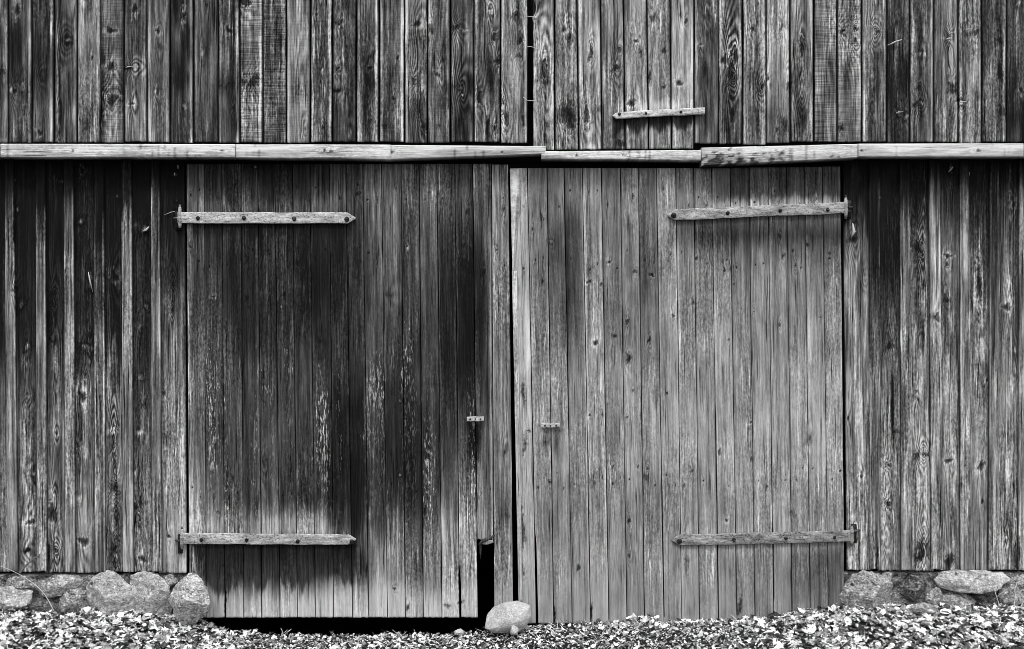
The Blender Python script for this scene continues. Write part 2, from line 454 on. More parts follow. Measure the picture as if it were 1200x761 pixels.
HB = [(625.5,650,.50,.48,.48),(650,677.2,.48,.46,.44),(677.2,704.6,.58,.58,.56),(704.6,731.6,.46,.46,.40),(731.6,759,.52,.52,.50),(759,786.2,.52,.50,.50),(786.2,813.2,.58,.60,.52)]
UK = [ # notable knots in the upper boards: px, py, rx, ry, kind
 (20,11,3.5,7,0),(14,106,2.5,2.5,2),(27,102,3,5,2),(47,156,3.5,3.5,0),(48,89,4,3,4),(78,48,6,5,4),(80,47,4,3,2),(70,60,5,30,4),
 (98,5,4,6,2),(108,68,1.5,3,0),(100,150,3,14,4),(130,36,6,5,0),(131,78,5,7,0),(132,118,5,8,1),(119,130,1.6,14,5),(123,112,3,4,2),(141,112,3,4,2),
 (158,10,3,6,0),(150,80,5,2,5),(162,78,5,1.5,2),(155,122,3,2,0),(157,98,4,16,4),(185,37,3,3,0),(188,145,3,16,3),(186,54,4,5,4),
 (215,20,3,5,0),(217,126,2.2,5,2),(238,62,2,5,2),(268,36,4,5,0),(262,100,9,8,4),(287,2,6,6,1),(285,97,2.5,4,1),(296,97,7,6,1),(300,90,3,3,1),
 (323,50,2,30,4),(350,105,5,12,4),(371,17,2.3,2.3,0),(376,94,3,25,4),(397,27,5,3,1),(396,80,3,3,1),(395,107,4,2,5),(405,50,4,18,4),
 (433,80,3,3,0),(466,68,2.2,2.2,0),(451,147,3,2.5,1),(430,110,4,30,4),(489,28,5,5,0),(494,46,7,12,4),(485,94,3,3.5,1),(493,127,6,16,1),(497,150,4,8,4),
 (505,34,3,6,1),(520,70,3,20,4),(513,88,3,4,0),(521,110,5,20,4),(534,32,4,3,1),(543,36,4,3,2),(540,98,9,5,4),(540,103,2,2,2),(540,140,8,22,4),
 (574,10,3,3,0),(579,43,4,4,1),(561,116,5,6,1),(583,72,3,4,1),(585,82,2,8,2),(587,116,3,5,1),(571,150,2,20,5),(575,95,6,28,4),(600,90,4,40,3),
 (603,18,4,5,1),(609,47,3,6,1),(593,137,4,8,1),(613,140,2,5,1),(608,65,3,4,1),
 (636,80,3.6,9,1),(640,60,6,12,3),(628,20,4,6,2),(640,100,4,12,4),(668,45,5,5.5,1),(661,35,4,3,0),(664,134,9.5,17,1),(668,138,5,9,1),
 (693,60,2.6,4,1),(691,68,2.6,4,1),(687,136,4,8,1),(702,128,3,6,4),(726,58,2.8,3,1),(722,79,3,4.5,1),(745,48,3,3,0),(751,62,1.6,5,1),(740,121,4.5,5,0),
 (767,21,4,5,1),(778,60,2.8,3.6,1),(761,90,2.2,6,1),(778,102,2.2,2.6,1),(796,97,3,5,0),(804,24,1.8,3,1),(797,18,2,4,4),(726,168,4,5,1),
 (826,80,4,8,4),(828,20,4,4,4),(853,30,5,10,4),(848,70,4,6,0),(862,66,4,9,0),(856,85,3,10,1),(857,120,6,45,4),(853,150,5,20,4),
 (882,34,3,3,1),(884,90,4,10,4),(893,102,3,4,1),(900,92,2.6,4,0),(918,30,4,5,4),(925,100,3,5,1),(920,145,5,8,1),(940,55,3,10,1),(938,125,6,40,4),(937,90,4,8,4),
 (971,73,3,6,4),(987,36,3.5,3,1),(1001,33,3,3,1),(995,60,5,6,3),(985,150,3,5,1),(1028,37,4,3,1),(1003,34,3,3,0),(1024,105,6,25,4),
 (1052,132,4,3,2),(1062,137,3,3,2),(1079,64,4,4,2),(1079,122,4,3,2),(1075,122,5,3,1),(1112,43,2.6,3,1),(1110,45,5,2,3),(1116,104,5,9,1),(1115,95,4,3,2),
 (1133,35,4,3.5,2),(1144,38,3,3.5,1),(1124,117,3,2,5),(1128,122,4,2.5,2),(1126,100,2,12,3),(1126,145,3,16,3),(1172,48,3,6,1),(1172,85,3.5,8,1),(1173,130,3,10,1)]
USTREAK = [(12,150),(65,300)]
def upper_tone(b, seed):
    x0, x1, t, m, bt = b[:5]; ls, rs = (b[5], b[6]) if len(b) > 5 else (.06, .08)
    r = np.random.default_rng(seed)
    lw, rw = r.uniform(1.3, 2.4), r.uniform(1.5, 2.8)
    def fn(PX, PY, U):
        d = (x1 - x0) * U; e = (x1 - x0) - d
        v = np.interp(PY, [-200, 0, 85, 160], [t, t, m, bt])
        v = v + .24 * (fbm(PX * .14, PY * .022, seed, 4) - .5) * 2
        v = v * (.82 + .3 * sstep(.28, .62, fbm(PX * .30, PY * .006, seed + 4, 2)) )
        k = .75 + .5 * (fbm(PX * 0, PY * .03, seed + 2, 2) - .5) * 2
        v = v + 1.3 * ls * k * np.exp(-((d - 2.4) / (.8 * lw)) ** 2) + 1.3 * rs * k * np.exp(-((e - 2.5) / (.8 * rw)) ** 2)
        v = v * (1 - .5 * np.exp(-(np.minimum(d, e) / .7) ** 2))
        return np.clip(v, .06, .9)
    return fn
def knots_in(x0, x1, lst, y0=-999, y1=9999):
    return [k for k in lst if x0 - 4 < k[0] < x1 + 4 and y0 < k[1] < y1]
def rand_knots(x0, x1, y0, y1, n, r):
    out = []
    for _ in range(n):
        s = r.uniform(.7, 1.5)
        out.append((r.uniform(x0 + 4, x1 - 4), r.uniform(y0, y1), 1.9 * s, 2.6 * s, int(r.choice([0, 1, 1, 2, 4, 3]))))
    return out
def siding(boards, depth, gap=.8, bottom=167.):
    G = Geo()
    for i, b in enumerate(boards):
        r = np.random.default_rng(int(abs(b[0]) * 7) + 3)
        x0, x1 = b[0], b[1]
        infr = -30 < x0 < 1210
        g0 = gap * r.uniform(.5, 1.2); g1 = gap * r.uniform(.5, 1.2)
        kn = knots_in(x0, x1, UK) + rand_knots(x0, x1, -180, 160, 2, r) + rand_knots(x0, x1, -200, -5, 2, r)
        bo = r.uniform(-1.2, .6)
        L = (lambda y, x0=x0, g0=g0, s=i: x0 + g0 + .5 * (vn(y * .02, 0 * y, s) - .5)) ; R = (lambda y, x1=x1, g1=g1, s=i: x1 - g1 + .5 * (vn(y * .02, 0 * y, s + 50) - .5))
        plank(G, L, R, const(-260.), const(bottom + bo + (2.2 if 812 < x0 < 872 else 0)), upper_tone(b, int(abs(x0)) + 11), depth=depth + r.uniform(-.004, .004),
              knots=kn, saw=b[7] if len(b) > 7 else .0, rag_b=.8, warp=.003, tilt=r.uniform(-.004, .004),
              du=.005 if infr else .012, dv=.009 if infr else .03)
    return G
up_l = siding(UB, -.055).build('upper_siding', WOOD, barn)
up_r = siding(UR, -.055).build('upper_siding', WOOD, barn)

# ---- loft hatch: planks that stop lower, with a stained patch under its strap
def hatch_tone(b, seed):
    base = upper_tone(b, seed)
    def fn(PX, PY, U):
        v = base(PX, PY, U)
        rail = 136 - (PX - 718) * .06
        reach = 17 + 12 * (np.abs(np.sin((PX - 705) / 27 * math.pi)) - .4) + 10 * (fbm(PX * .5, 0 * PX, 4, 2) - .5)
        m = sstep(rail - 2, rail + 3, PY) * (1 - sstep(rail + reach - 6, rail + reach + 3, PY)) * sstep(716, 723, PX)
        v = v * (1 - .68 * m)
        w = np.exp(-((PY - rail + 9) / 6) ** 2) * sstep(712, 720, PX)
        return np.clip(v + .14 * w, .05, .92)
    return fn
G = Geo()
for i, b in enumerate(HB):
    r = np.random.default_rng(900 + i)
    sl = 2.2 * (i > 0) * (i / 4 if i < 4 else 1)
    L = (lambda y, x0=b[0], s=i: x0 + .6 + (.012 * (y - 90) if s > 1 else 0)); R = (lambda y, x1=b[1], s=i: x1 - .6 + (.012 * (y - 90) if 0 < s < 6 else 0))
    if i == 0: L = lambda y: 624.6 + 3.0 * np.exp(-((y - 10) / 9) ** 2) - 1.5 * np.exp(-((y - 21) / 4) ** 2) + 0 * y
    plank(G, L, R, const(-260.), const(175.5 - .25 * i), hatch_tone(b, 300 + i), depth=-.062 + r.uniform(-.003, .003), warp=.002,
          knots=knots_in(b[0], b[1], UK) + rand_knots(b[0], b[1], -180, -5, 4, r), rag_b=.5, ampk=.9, dv=.008)
hatch = G.build('loft_hatch', WOOD, barn)

def strap(name, parent, pts, h, depth, tone, bolts, tip, mat=IRON, hook=None, thick=.010):
    """flat hinge strap following pts (px,py centre line); tip = 'l' or 'r' pointed end"""
    (xa, ya), (xb, yb) = pts
    n = 90; t = np.linspace(0, 1, n); r = np.random.default_rng(int(xa))
    cx = xa + (xb - xa) * t; cy = ya + (yb - ya) * t + .5 * (fbm(t * 7, 0 * t, int(xa), 2) - .5) * 2
    hh = h * (1 + .07 * (fbm(t * 16, 0 * t + 3, int(xb), 3) - .5) * 2)
    if tip == 'r': hh = hh * np.clip((1 - t) / .045 * .9 + .12, 0, 1)
    if tip == 'l': hh = hh * np.clip(t / .045 * .9 + .12, 0, 1)
    G = Geo(); prof = [(-1, thick), (-1, .0015), (-.9, 0), (-.3, 0), (.3, 0), (.9, 0), (1, .0015), (1, thick)]
    V = []
    for k, (q, d) in enumerate(prof):
        V.append(np.stack([wx(cx, depth), np.full(n, depth + d) + (0.0012 * fbm(t * 30, t * 0 + k, 5, 2)), wz(cy + q * hh / 2, depth)], 1))
    V = np.concatenate(V)
    F = grid_faces(len(prof), n)
    c0 = [k * n for k in range(len(prof))]; c1 = [k * n + n - 1 for k in range(len(prof))]
    G.add(V, [F, np.array([c0[::-1]]), np.array([c1]), ], tone=tone)
    for (bx, by, br) in bolts:
        P, Fb = stone_geo((float(wx(bx, depth)), depth - .002, float(wz(by, depth))), (br * S * 1.2, .009, br * S * 1.2), int(bx), 3, .04, lo=True)
        G.add(P, Fb, tone=.16)
    if hook:
        hx, hy, s_ = hook
        # pintle: vertical barrel wrapped by the strap's end, on a plate fixed to the jamb
        tube(G, [(float(wx(hx, depth)), depth + .006, float(wz(hy + d, depth))) for d in (-h * .95, -h * .5, 0, h * .5, h * .95)], [.007, .011, .012, .011, .007], 10, tone=tone - .05)
        tube(G, [(float(wx(hx, depth)), depth + .006, float(wz(hy + d, depth))) for d in (-h * 1.15, -h * .9)], [.006, .007], 8, tone=tone - .3)
    o = G.build(name, mat, parent, base=(0, 0, 0))
    return o
strap('hatch_strap', hatch, ((718, 135.5), (826, 129.5)), 7.5, -.088, .80, [(726, 134, 1.6), (757, 133, 1.3), (798, 131.5, 1.4)], 'l', thick=.022)

# dark sheathing and frame behind the boards
G = Geo()
box(G, wx(-300), wx(1490), .0, .02, wz(190), wz(-262), tone=.05)
G.build('sheathing', DARKWOOD, barn)
G = Geo(); box(G, wx(-300), wx(218), .05, .07, wz(674), wz(176), tone=.05)
G2 = Geo(); box(G2, wx(988), wx(1490), .05, .07, wz(674), wz(176), tone=.05); G2.build('sheathing', DARKWOOD, barn)
G.build('sheathing', DARKWOOD, barn)
G = Geo(); box(G, wx(190), wx(1016), .032, .16, wz(203), wz(165), tone=.05); G.build('lintel', DARKWOOD, barn)
for nm, bx_ in (('back_wall', (wx(-300), wx(1490), 4.4, 4.5, -.4, 5.1)), ('side_wall', (wx(-300) - .1, wx(-300), -.03, 4.5, -.4, 5.1)),
                ('side_wall', (wx(1490), wx(1490) + .1, -.03, 4.5, -.4, 5.1)), ('loft_floor', (wx(-300) + .01, wx(1490) - .01, .17, 4.39, 2.88, 2.95)), ('roof', (wx(-300) - .1, wx(1490) + .1, -.06, 4.5, 5.11, 5.2))):
    G = Geo(); box(G, *map(float, bx_), tone=.1); G.build(nm, DARKWOOD, barn, smooth=False)

# ---- lower siding with battens
def side_tone(keys, seed, lightr=None):
    ys, vs = zip(*keys)
    def fn(PX, PY, U):
        q = PY + 26 * (fbm(PX * .28, PY * .015, seed, 3) - .5) * 2
        v = np.interp(q, ys, vs)
        v = v + v * .42 * (fbm(PX * .15, PY * .02, seed + 2, 3) - .5) * 2
        v = v * (.80 + .32 * sstep(.3, .62, fbm(PX * .4, PY * .008, seed + 5, 2)))
        if lightr: v = lightr(v, PX, PY, U)
        return np.clip(v, .05, .9)
    return fn
def edge_hi(y0, y1, s):
    def f(v, PX, PY, U):
        w = sstep(y0, y0 + 25, PY) * (1 - .8 * sstep(y1 - 60, y1 + 40, PY))
        return v + w * s * (np.exp(-((U - .93) / .07) ** 2) + .6 * np.exp(-((U - .07) / .07) ** 2)) * (.6 + .8 * vn(PY * .05, 0 * PY, 3))
    return f
LK = [(18,340,3,5,1),(25,357,3,5,2),(33,465,4,2,2),(30,500,2.5,22,3),(36,555,5,3,2),(37,612,6,4,0),(32,645,6,3,5),
 (17,211,2,2,2),(72,213,4,2,3),(66,508,2.2,2.2,0),(66,430,4,40,3),(61,600,5,16,0),(66,645,3,3,1),(70,660,6,5,4),(62,345,3,4,1),(29,425,4,10,3),(64,425,4,9,3),
 (95,260,4,3,2),(97,465,5,7,0),(98,530,5,9,3),(93,585,3,6,2),(98,635,6,6,0),(106,330,1.3,12,2),(104,408,7,4,2),(105,400,2.5,5,2),(92,450,4,10,3),
 (135,325,5,6,0),(131,505,5,6,2),(132,520,3,9,1),(131,455,6,45,3),(135,573,5,7,1),(135,578,3,3,2),(136,600,3,40,1),(134,648,5,20,1),(135,650,3,4,2),(131,425,3,10,3),
 (160,265,3,4,3),(170,268,4,3.5,2),(165,443,4,3,2),(163,383,2.5,3,3),(164,508,6,4,2),(159,555,3,4,2),(164,590,2.5,18,1),(163,598,3,6,2),(167,655,5,5,0),
 (205,204,2.4,3,2),(208,235,2,2,2),(198,360,4,18,3),(202,363,1.8,2.5,1),(202,480,3,30,3),(198,629,2,2,5),(200,510,4,12,4)]
RK = [(1000,273,4,6,2),(999,280,6,5,1),(994,490,1.6,2,5),(1003,450,3,50,3),(1003,640,7,32,3),(1028,200,1.2,14,2),(1030,232,3,1.5,2),
 (1043,405,5,6,1),(1046,480,1.6,40,5),(1052,505,2,2.5,1),(1040,545,4,3,1),(1041,650,3.5,30,3),(1036,590,2,26,3),(1040,590,4,3,1),
 (1076,290,6,6,1),(1076,275,4,5,3),(1083,265,2,20,3),(1077,340,5,50,4),(1075,535,4,5,1),(1086,533,3,3,1),(1082,560,8,70,3),(1080,645,8,14,1),(1083,645,2.4,8,2),(1083,665,4,6,2),
 (1114,198,3,5,2),(1134,204,1.4,3,2),(1110,300,4,3,0),(1110,310,2,3,1),(1110,352,3,5,1),(1112,540,6,3,0),(1115,590,3,18,3),(1112,660,6,14,0),
 (1097,372,3.5,5,1),(1147,330,3,26,0),(1150,410,4,6,3),(1150,545,5,6,0),(1152,588,2,2,5),(1180,360,4,6,0),(1183,240,2,24,3),(1190,435,2,3,2),(1185,450,3,30,3),
 (1180,650,2.5,18,3),(1190,650,2,14,1),(1172,640,4,20,3)]
def lower_wall(boards, battens, knots, yb, side):
    G = Geo()
    for i, (x0, x1, xb0, xb1, keys, ex) in enumerate(boards):
        r = np.random.default_rng(int(x0) % 977 + 5)
        infr = -60 < x0 < 1230
        extra = rand_knots(x0, x1, 200, 660, 3, r)
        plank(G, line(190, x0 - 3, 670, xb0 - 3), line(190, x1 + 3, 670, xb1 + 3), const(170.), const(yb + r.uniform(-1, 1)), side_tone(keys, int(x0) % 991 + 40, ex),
              depth=.0 + r.uniform(-.003, .003), warp=.003, knots=knots_in(x0, x1, knots) + extra, rag_b=.9,
              du=.005 if infr else .014, dv=.009 if infr else .03)
    o = G.build('lower_siding', WOOD, barn)
    for i, (x0, x1, xb0, xb1, keys, ex) in enumerate(battens):
        G = Geo(); r = np.random.default_rng(int(x0) % 977 + 70)
        plank(G, line(190, x0, 670, xb0), line(190, x1, 670, xb1), const(172.), const(yb + r.uniform(-1.5, 1)), side_tone(keys, int(x0) % 991 + 80, ex),
              depth=-.026 + r.uniform(-.003, .002), thick=.022, warp=.0015, knots=knots_in(x0, x1, [k for k in knots if k[4] in (0, 1) and k[2] < 4]), rag_b=.8, du=.004)
        G.build('batten', WOOD, o)
    return o
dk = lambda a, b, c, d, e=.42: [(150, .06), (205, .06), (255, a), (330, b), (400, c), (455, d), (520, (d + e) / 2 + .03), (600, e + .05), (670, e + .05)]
def last_left(v, PX, PY, U):
    edge = .95 - .75 * sstep(250, 520, PY)
    return v + .13 * sstep(edge - .12, edge + .10, U) * sstep(255, 360, PY)
LB = [(-18,5,-15,8,dk(.07,.12,.17,.3),None),(15,41.5,20.5,43,dk(.08,.13,.16,.27,.42),None),(52,75,54.5,76,dk(.09,.13,.15,.28,.38),None),
 (85,110,88,111,dk(.10,.14,.17,.30,.42),None),(121,142,123,144.5,dk(.08,.12,.17,.36,.38),None),(153.5,176.5,156,178,dk(.09,.14,.18,.25,.40),None),
 (186.5,212.8,189,215.4,dk(.12,.17,.26,.40,.46),last_left)]
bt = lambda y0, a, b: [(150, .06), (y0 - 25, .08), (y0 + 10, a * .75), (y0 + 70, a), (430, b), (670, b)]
LT = [(5,15,8,20.5,bt(245,.40,.50),edge_hi(225,420,.28)),(41.5,52,43,54.5,bt(255,.40,.52),edge_hi(235,420,.30)),(75,85,76,88,bt(250,.38,.52),edge_hi(215,420,.32)),
 (110,121,111,123,bt(290,.22,.46),edge_hi(240,520,.42)),(142,153.5,144.5,156,bt(255,.52,.56),edge_hi(240,420,.15)),(176.5,186.5,178,189,bt(235,.34,.50),edge_hi(215,420,.28))]
x = -18.
while x > -270:
    LB.append((x - 24, x - 10, x - 22, x - 7, dk(.1, .15, .2, .3), None)); LT.append((x - 10, x, x - 8, x + 2, bt(250, .4, .5), edge_hi(225, 420, .25))); x -= 34
    LB[-1] = (x, x + 24, x + 2, x + 26, dk(.1, .15, .2, .3), None)
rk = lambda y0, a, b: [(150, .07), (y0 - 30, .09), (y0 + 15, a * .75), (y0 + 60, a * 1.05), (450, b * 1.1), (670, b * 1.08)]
RB = [(991.3,1019,996,1019.5,rk(270,.46,.50),None),(1031,1055,1032,1056.5,rk(340,.32,.44),None),(1066,1089,1068.7,1091.7,rk(262,.42,.50),None),
 (1102,1125.5,1104,1126,rk(235,.38,.46),None),(1136,1161,1138,1159,rk(265,.34,.44),None),(1170.5,1195,1170.5,1194,rk(235,.36,.46),None)]
RT = [(1019,1031,1019.5,1032,rk(345,.30,.38),edge_hi(200,350,.2)),(1055,1066,1056.5,1068.7,rk(250,.46,.44),edge_hi(260,400,.12)),(1089,1102,1091.7,1104,rk(243,.62,.50),None),
 (1125.5,1136,1126,1138,rk(225,.52,.48),edge_hi(220,420,.15)),(1161,1170.5,1159,1170.5,rk(260,.26,.46),edge_hi(190,420,.25)),(1195,1206,1194,1206,rk(215,.52,.5),None)]
x = 1206.
while x < 1470:
    RB.append((x, x + 24, x, x + 24, rk(250, .4, .46), None)); RT.append((x + 24, x + 35, x + 24, x + 35, rk(240, .5, .5), None)); x += 35
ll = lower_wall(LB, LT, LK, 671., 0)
lr = lower_wall(RB, RT, RK, 668.5, 1)

# ---- doors
LX_T = [217,239,260,282,302,322,342.5,363,386,405,425,447,470,491,512,533,554,576,596]
LX_B = [220.5,241.5,263.4,285.4,306.4,328,348.5,369.5,391,413,432,454,475,496,518,538.6,560,579,602]
LROW_Y = [200,235,275,330,390,440,500,550,588,610,624,640,668,690,705,722]
LROW = [
 [.24,.19,.17,.14,.14,.14,.16,.19,.33,.30,.38,.42,.42,.42,.30,.30,.40,.50],
 [.34,.24,.22,.20,.20,.20,.22,.27,.36,.30,.38,.40,.35,.42,.28,.28,.30,.50],
 [.30,.20,.19,.18,.20,.20,.17,.15,.14,.20,.33,.38,.30,.38,.21,.20,.27,.45],
 [.31,.24,.20,.18,.20,.20,.18,.15,.13,.20,.30,.36,.28,.33,.20,.17,.24,.45],
 [.33,.27,.24,.22,.22,.22,.22,.20,.17,.20,.26,.28,.25,.28,.18,.15,.24,.45],
 [.36,.31,.28,.24,.24,.26,.26,.23,.19,.20,.27,.26,.23,.27,.18,.15,.22,.45],
 [.40,.33,.32,.28,.26,.27,.27,.25,.19,.17,.25,.21,.18,.23,.24,.24,.30,.48],
 [.44,.36,.33,.28,.25,.23,.22,.21,.17,.15,.22,.19,.16,.26,.33,.35,.38,.50],
 [.50,.40,.37,.32,.32,.22,.18,.20,.18,.15,.26,.26,.19,.24,.42,.44,.44,.50],
 [.52,.45,.46,.46,.48,.46,.46,.46,.38,.18,.28,.38,.28,.30,.52,.54,.52,.50],
 [.52,.46,.46,.46,.48,.52,.54,.54,.50,.24,.38,.44,.36,.36,.55,.57,.54,.50],
 [.30,.12,.10,.10,.12,.13,.13,.12,.12,.30,.50,.48,.40,.40,.56,.60,.56,.50],
 [.36,.22,.17,.15,.16,.16,.17,.18,.22,.24,.55,.50,.42,.42,.60,.62,.56,.50],
 [.44,.36,.34,.28,.38,.42,.40,.50,.52,.48,.60,.58,.50,.48,.62,.64,.56,.50],
 [.55,.55,.55,.52,.58,.60,.60,.62,.62,.60,.62,.60,.58,.60,.64,.64,.56,.50],
 [.58,.60,.60,.60,.61,.62,.62,.63,.63,.62,.62,.62,.60,.62,.64,.64,.56,.50]]
RX_T = [598,618,641,661,682.6,704.7,727,748,769.4,792,813,834,855.5,878,900,922,943,964,986.5]
RX_B = [607.5,628.5,649,670.4,692,713.5,734.5,755.4,778,799,820,842,863.6,885,906.7,928.4,950,971,991.5]
RROW_Y = [205,228,243,275,320,390,450,520,600,630,660,720]
RROW = [
 [.60,.42,.45,.42,.52,.40,.55,.40,.50,.46,.46,.52,.32,.34,.28,.28,.30,.26],
 [.58,.40,.42,.36,.50,.40,.50,.32,.48,.42,.40,.44,.28,.30,.26,.26,.28,.24],
 [.58,.40,.40,.34,.48,.40,.50,.30,.48,.40,.44,.46,.52,.50,.50,.48,.50,.46],
 [.55,.37,.34,.29,.45,.38,.50,.28,.48,.42,.24,.26,.26,.28,.26,.26,.26,.24],
 [.58,.40,.34,.29,.42,.36,.48,.28,.46,.46,.42,.46,.40,.46,.42,.42,.42,.42],
 [.66,.43,.41,.35,.45,.41,.48,.36,.50,.48,.48,.50,.44,.50,.50,.48,.49,.49],
 [.64,.48,.48,.44,.50,.47,.50,.44,.50,.53,.50,.53,.49,.53,.53,.53,.53,.53],
 [.60,.48,.50,.48,.50,.46,.50,.45,.50,.54,.50,.52,.48,.53,.53,.53,.53,.52],
 [.54,.45,.45,.45,.45,.46,.49,.44,.47,.53,.50,.50,.48,.50,.50,.50,.48,.46],
 [.54,.48,.48,.46,.47,.47,.50,.46,.48,.54,.54,.52,.50,.52,.50,.50,.50,.48],
 [.54,.51,.51,.50,.51,.50,.50,.50,.50,.52,.47,.44,.42,.43,.42,.38,.34,.32],
 [.50,.52,.52,.52,.52,.50,.48,.48,.48,.51,.50,.48,.45,.45,.50,.46,.42,.38]]
LDK = [(250,348,3,3,0),(290,350,3,3,1),(330,360,2,2,2),(290,305,3,4,1),(354,326,4,3,4),(420,227,4,3,1),(300,196,3,2,2),(333,346,1.2,6,5),
 (566,320,4,5,1),(548,248,3,4,1),(543,310,5,6,4),(469,557,2.5,2,2),(469,470,2,2,2),(433,603,3,4,3),(498,600,3,4,1),(462,690,3,2,1),(478,712,3,5,1),(525,710,5,3,1),
 (540,706,4,3,1),(538.5,680,1.1,20,5),(264,702,1.2,18,5),(288,240,4,20,3),(360,360,5,4,4),(478,290,3,3,3),(590,245,2,4,1),(592,530,3,5,4),(593,600,3,12,4),(455,345,8,3,4),
 (557,512,5,24,4),(556,535,3,30,4),(273,560,1.6,4,1),(255,600,2,3,1),(266,570,2,3,1),(309,540,3,4,4),(375,400,3,5,4)]
RDK = [(637,258,2.6,3,2),(637,258,1.2,1.4,5),(645,283,4,3,2),(685,334,2.5,3,2),(704,333,2.5,3,1),(691,330,5,4,0),(636,330,2.5,4,1),(624,268,2,3,1),(714,307,3,4,0),
 (765,324,2.2,2.6,0),(764,322,2,2,5),(744,318,4,3,1),(737,420,6,7,1),(735,377,3,6,1),(698,402,6,6,0),(719,394,4,3,1),(721,393,2,3,1),(761,399,1.8,2.2,5),(638,394,2,3,1),
 (816,303,2.5,3.5,1),(829,309,1.8,3,1),(849,317,2.5,3,1),(856,315,2.5,3,1),(860,333,2,2.4,1),(917,300,3,5,1),(914,277,2.5,4,1),(932,311,2.4,3,1),(972,297,2,2.5,1),(946,287,3,5,1),
 (813,355,2.5,3,1),(883,363,2,2,2),(914,381,2,3,1),(854,398,2,3,1),(691,487,3,3,0),(706,486,2.5,3,1),(734,489,2.5,3,1),(742,458,2,2.5,1),(782,461,2,2.5,1),(811,551,3,3,1),
 (644,565,3,4,1),(718,547,3,3,1),(736,611,3,4,1),(738,610,3,3,1),(737,652,3,3,1),(800,630,3,4,0),(843,530,3,5,1),(881,538,3,4,1),(908,565,2,10,4),(962,372,2,2,1),
 (678,665,3.5,6,1),(650,722,1.2,9,5),(693,717,1.1,10,5),(867,712,2.4,10,1),(805,660,3.5,10,4),(880,495,3,3,0),(851,610,3,4,0),(620,505,3,3,1),(613,460,2,12,1),(615,520,2,10,1),
 (612,620,3.2,22,1),(613,670,2,12,4),(948,515,3,6,4),(928,600,3,8,4),(969,700,3,14,3),(789,370,3,4,0),(757,560,3,5,4),(640,518,4,4,4),(697,560,4,12,4),(650,445,5,3,3)]
def strap_run(v, PX, PY, U): return v
def door_fleck(PX, PY):
    f = 0.
    for cx, w, s in ((247, 9, .9), (262, 4, .6), (300, 8, .7), (318, 6, .8), (337, 7, .9), (377, 9, 1.), (396, 4, .6), (433, 10, .9), (446, 6, .9), (472, 4, 1.), (481, 6, .9), (500, 8, .8), (552, 6, .6), (560, 5, .6)):
        f = f + s * np.exp(-((PX - cx - (PY - 400) * .012) / w) ** 2)
    return np.clip(f + .22, 0, 1.1) * sstep(330, 470, PY + 80 * (fbm(PX * .05, 0 * PX, 3, 2) - .5)) * (1 - sstep(590, 640, PY)) + .25 * sstep(200, 240, PY) * (1 - sstep(300, 420, PY)) * sstep(410, 430, PX) * (1 - sstep(500, 540, PX))
def make_door(XT, XB, ROW, RY, yt, yb, kn, name, depth, fleck=None, special=None, seedb=0, edge=1.0, rag=10, ampk=1., bk=1.):
    G = Geo(); tb = table(ROW, RY)
    for i in range(len(XT) - 1):
        r = np.random.default_rng(seedb + i)
        x0, x1, b0, b1 = XT[i], XT[i + 1], XB[i], XB[i + 1]
        base = tb(i, rag if name != 'r' else 5, seedb + i)
        es = r.uniform(-.05, .12, 2)
        def tone(PX, PY, U, base=base, sd=seedb + i, es=es):
            v = base(PX, PY, U)
            v = v + (.12 * sstep(672, 700, PY) if name == 'l' else .065)
            bk_ = bk * (1 - (.75 * sstep(665, 700, PY) if name == 'l' else 0)); v = v * (1 + bk_ * .40 * (fbm(PX * .16, PY * .010, sd + 1, 3) - .5) * 2)
            v = v * (1 - bk_ * .14 + bk_ * .24 * sstep(.3, .62, fbm(PX * .5, PY * .006, sd + 6, 2)))
            v = v + es[0] * np.exp(-(U / .10) ** 2) + es[1] * np.exp(-((1 - U) / .10) ** 2)
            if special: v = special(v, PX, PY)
            return np.clip(v, .05, .9)
        ybi = yb(i); yti = yt(i)
        g = .45; gl = g + (1.1 if i == 0 and name == 'l' else 0); gr = g + (1.2 if name == 'r' and i == len(XT) - 2 else 0)
        L = lambda y, x0=x0, b0=b0, s=seedb + i: line(200, x0, 722, b0)(y) + gl + .35 * (vn(y * .015, 0 * y, s) - .5)
        R = lambda y, x1=x1, b1=b1, s=seedb + i: line(200, x1, 722, b1)(y) - gr + .35 * (vn(y * .015, 0 * y, s + 70) - .5)
        if (name, i) in GAPW: L = (lambda y, L=L, q=GAPW[(name, i)]: L(y) + q[2] * sstep(q[0], q[0] + 25, y) * (1 - sstep(q[1], q[1] + 8, y)))
        nm = []
        for yy in ((232, 306, 560) if name == 'r' else (225, 300, 575)):
            for fx_ in (.28, .72):
                if r.uniform() < .6: nm.append((line(200, x0, 722, b0)(yy) + fx_ * (x1 - x0) + r.uniform(-1, 1), yy + r.uniform(-13, 13), .85, 1.0, 5))
        ks = .62 if name == 'r' else .75
        kk = [(k[0], k[1], k[2] * ks, k[3] * ks, k[4]) if k[4] in (0, 1, 2) and k[3] < 9 else k for k in kn if line(200, x0, 722, b0)(k[1]) - 3 < k[0] < line(200, x1, 722, b1)(k[1]) + 3]
        kk = kk + nm
        plank(G, L, R, const(yti), const(ybi), tone, depth=depth + r.uniform(-.0025, .0025) + (-.006 if i in PROUD.get(name, ()) else 0), warp=.0012,
              knots=kk, fleckfn=fleck, rag_b=.6 if ybi > 640 else 3., thick=.028, ampk=ampk, ampf=(lambda PY: 1 - .55 * sstep(665, 700, PY)), dv=.008, rings=45, ring0=.35)
    return G
GAPW = {('l', 2): (685, 730, 1.2), ('l', 15): (662, 730, 1.6), ('l', 4): (560, 740, .5), ('r', 1): (615, 760, 1.6), ('r', 8): (560, 760, .6), ('r', 11): (470, 760, .5), ('r', 14): (610, 700, .8)}
PROUD = {'l': (17,), 'r': ()}
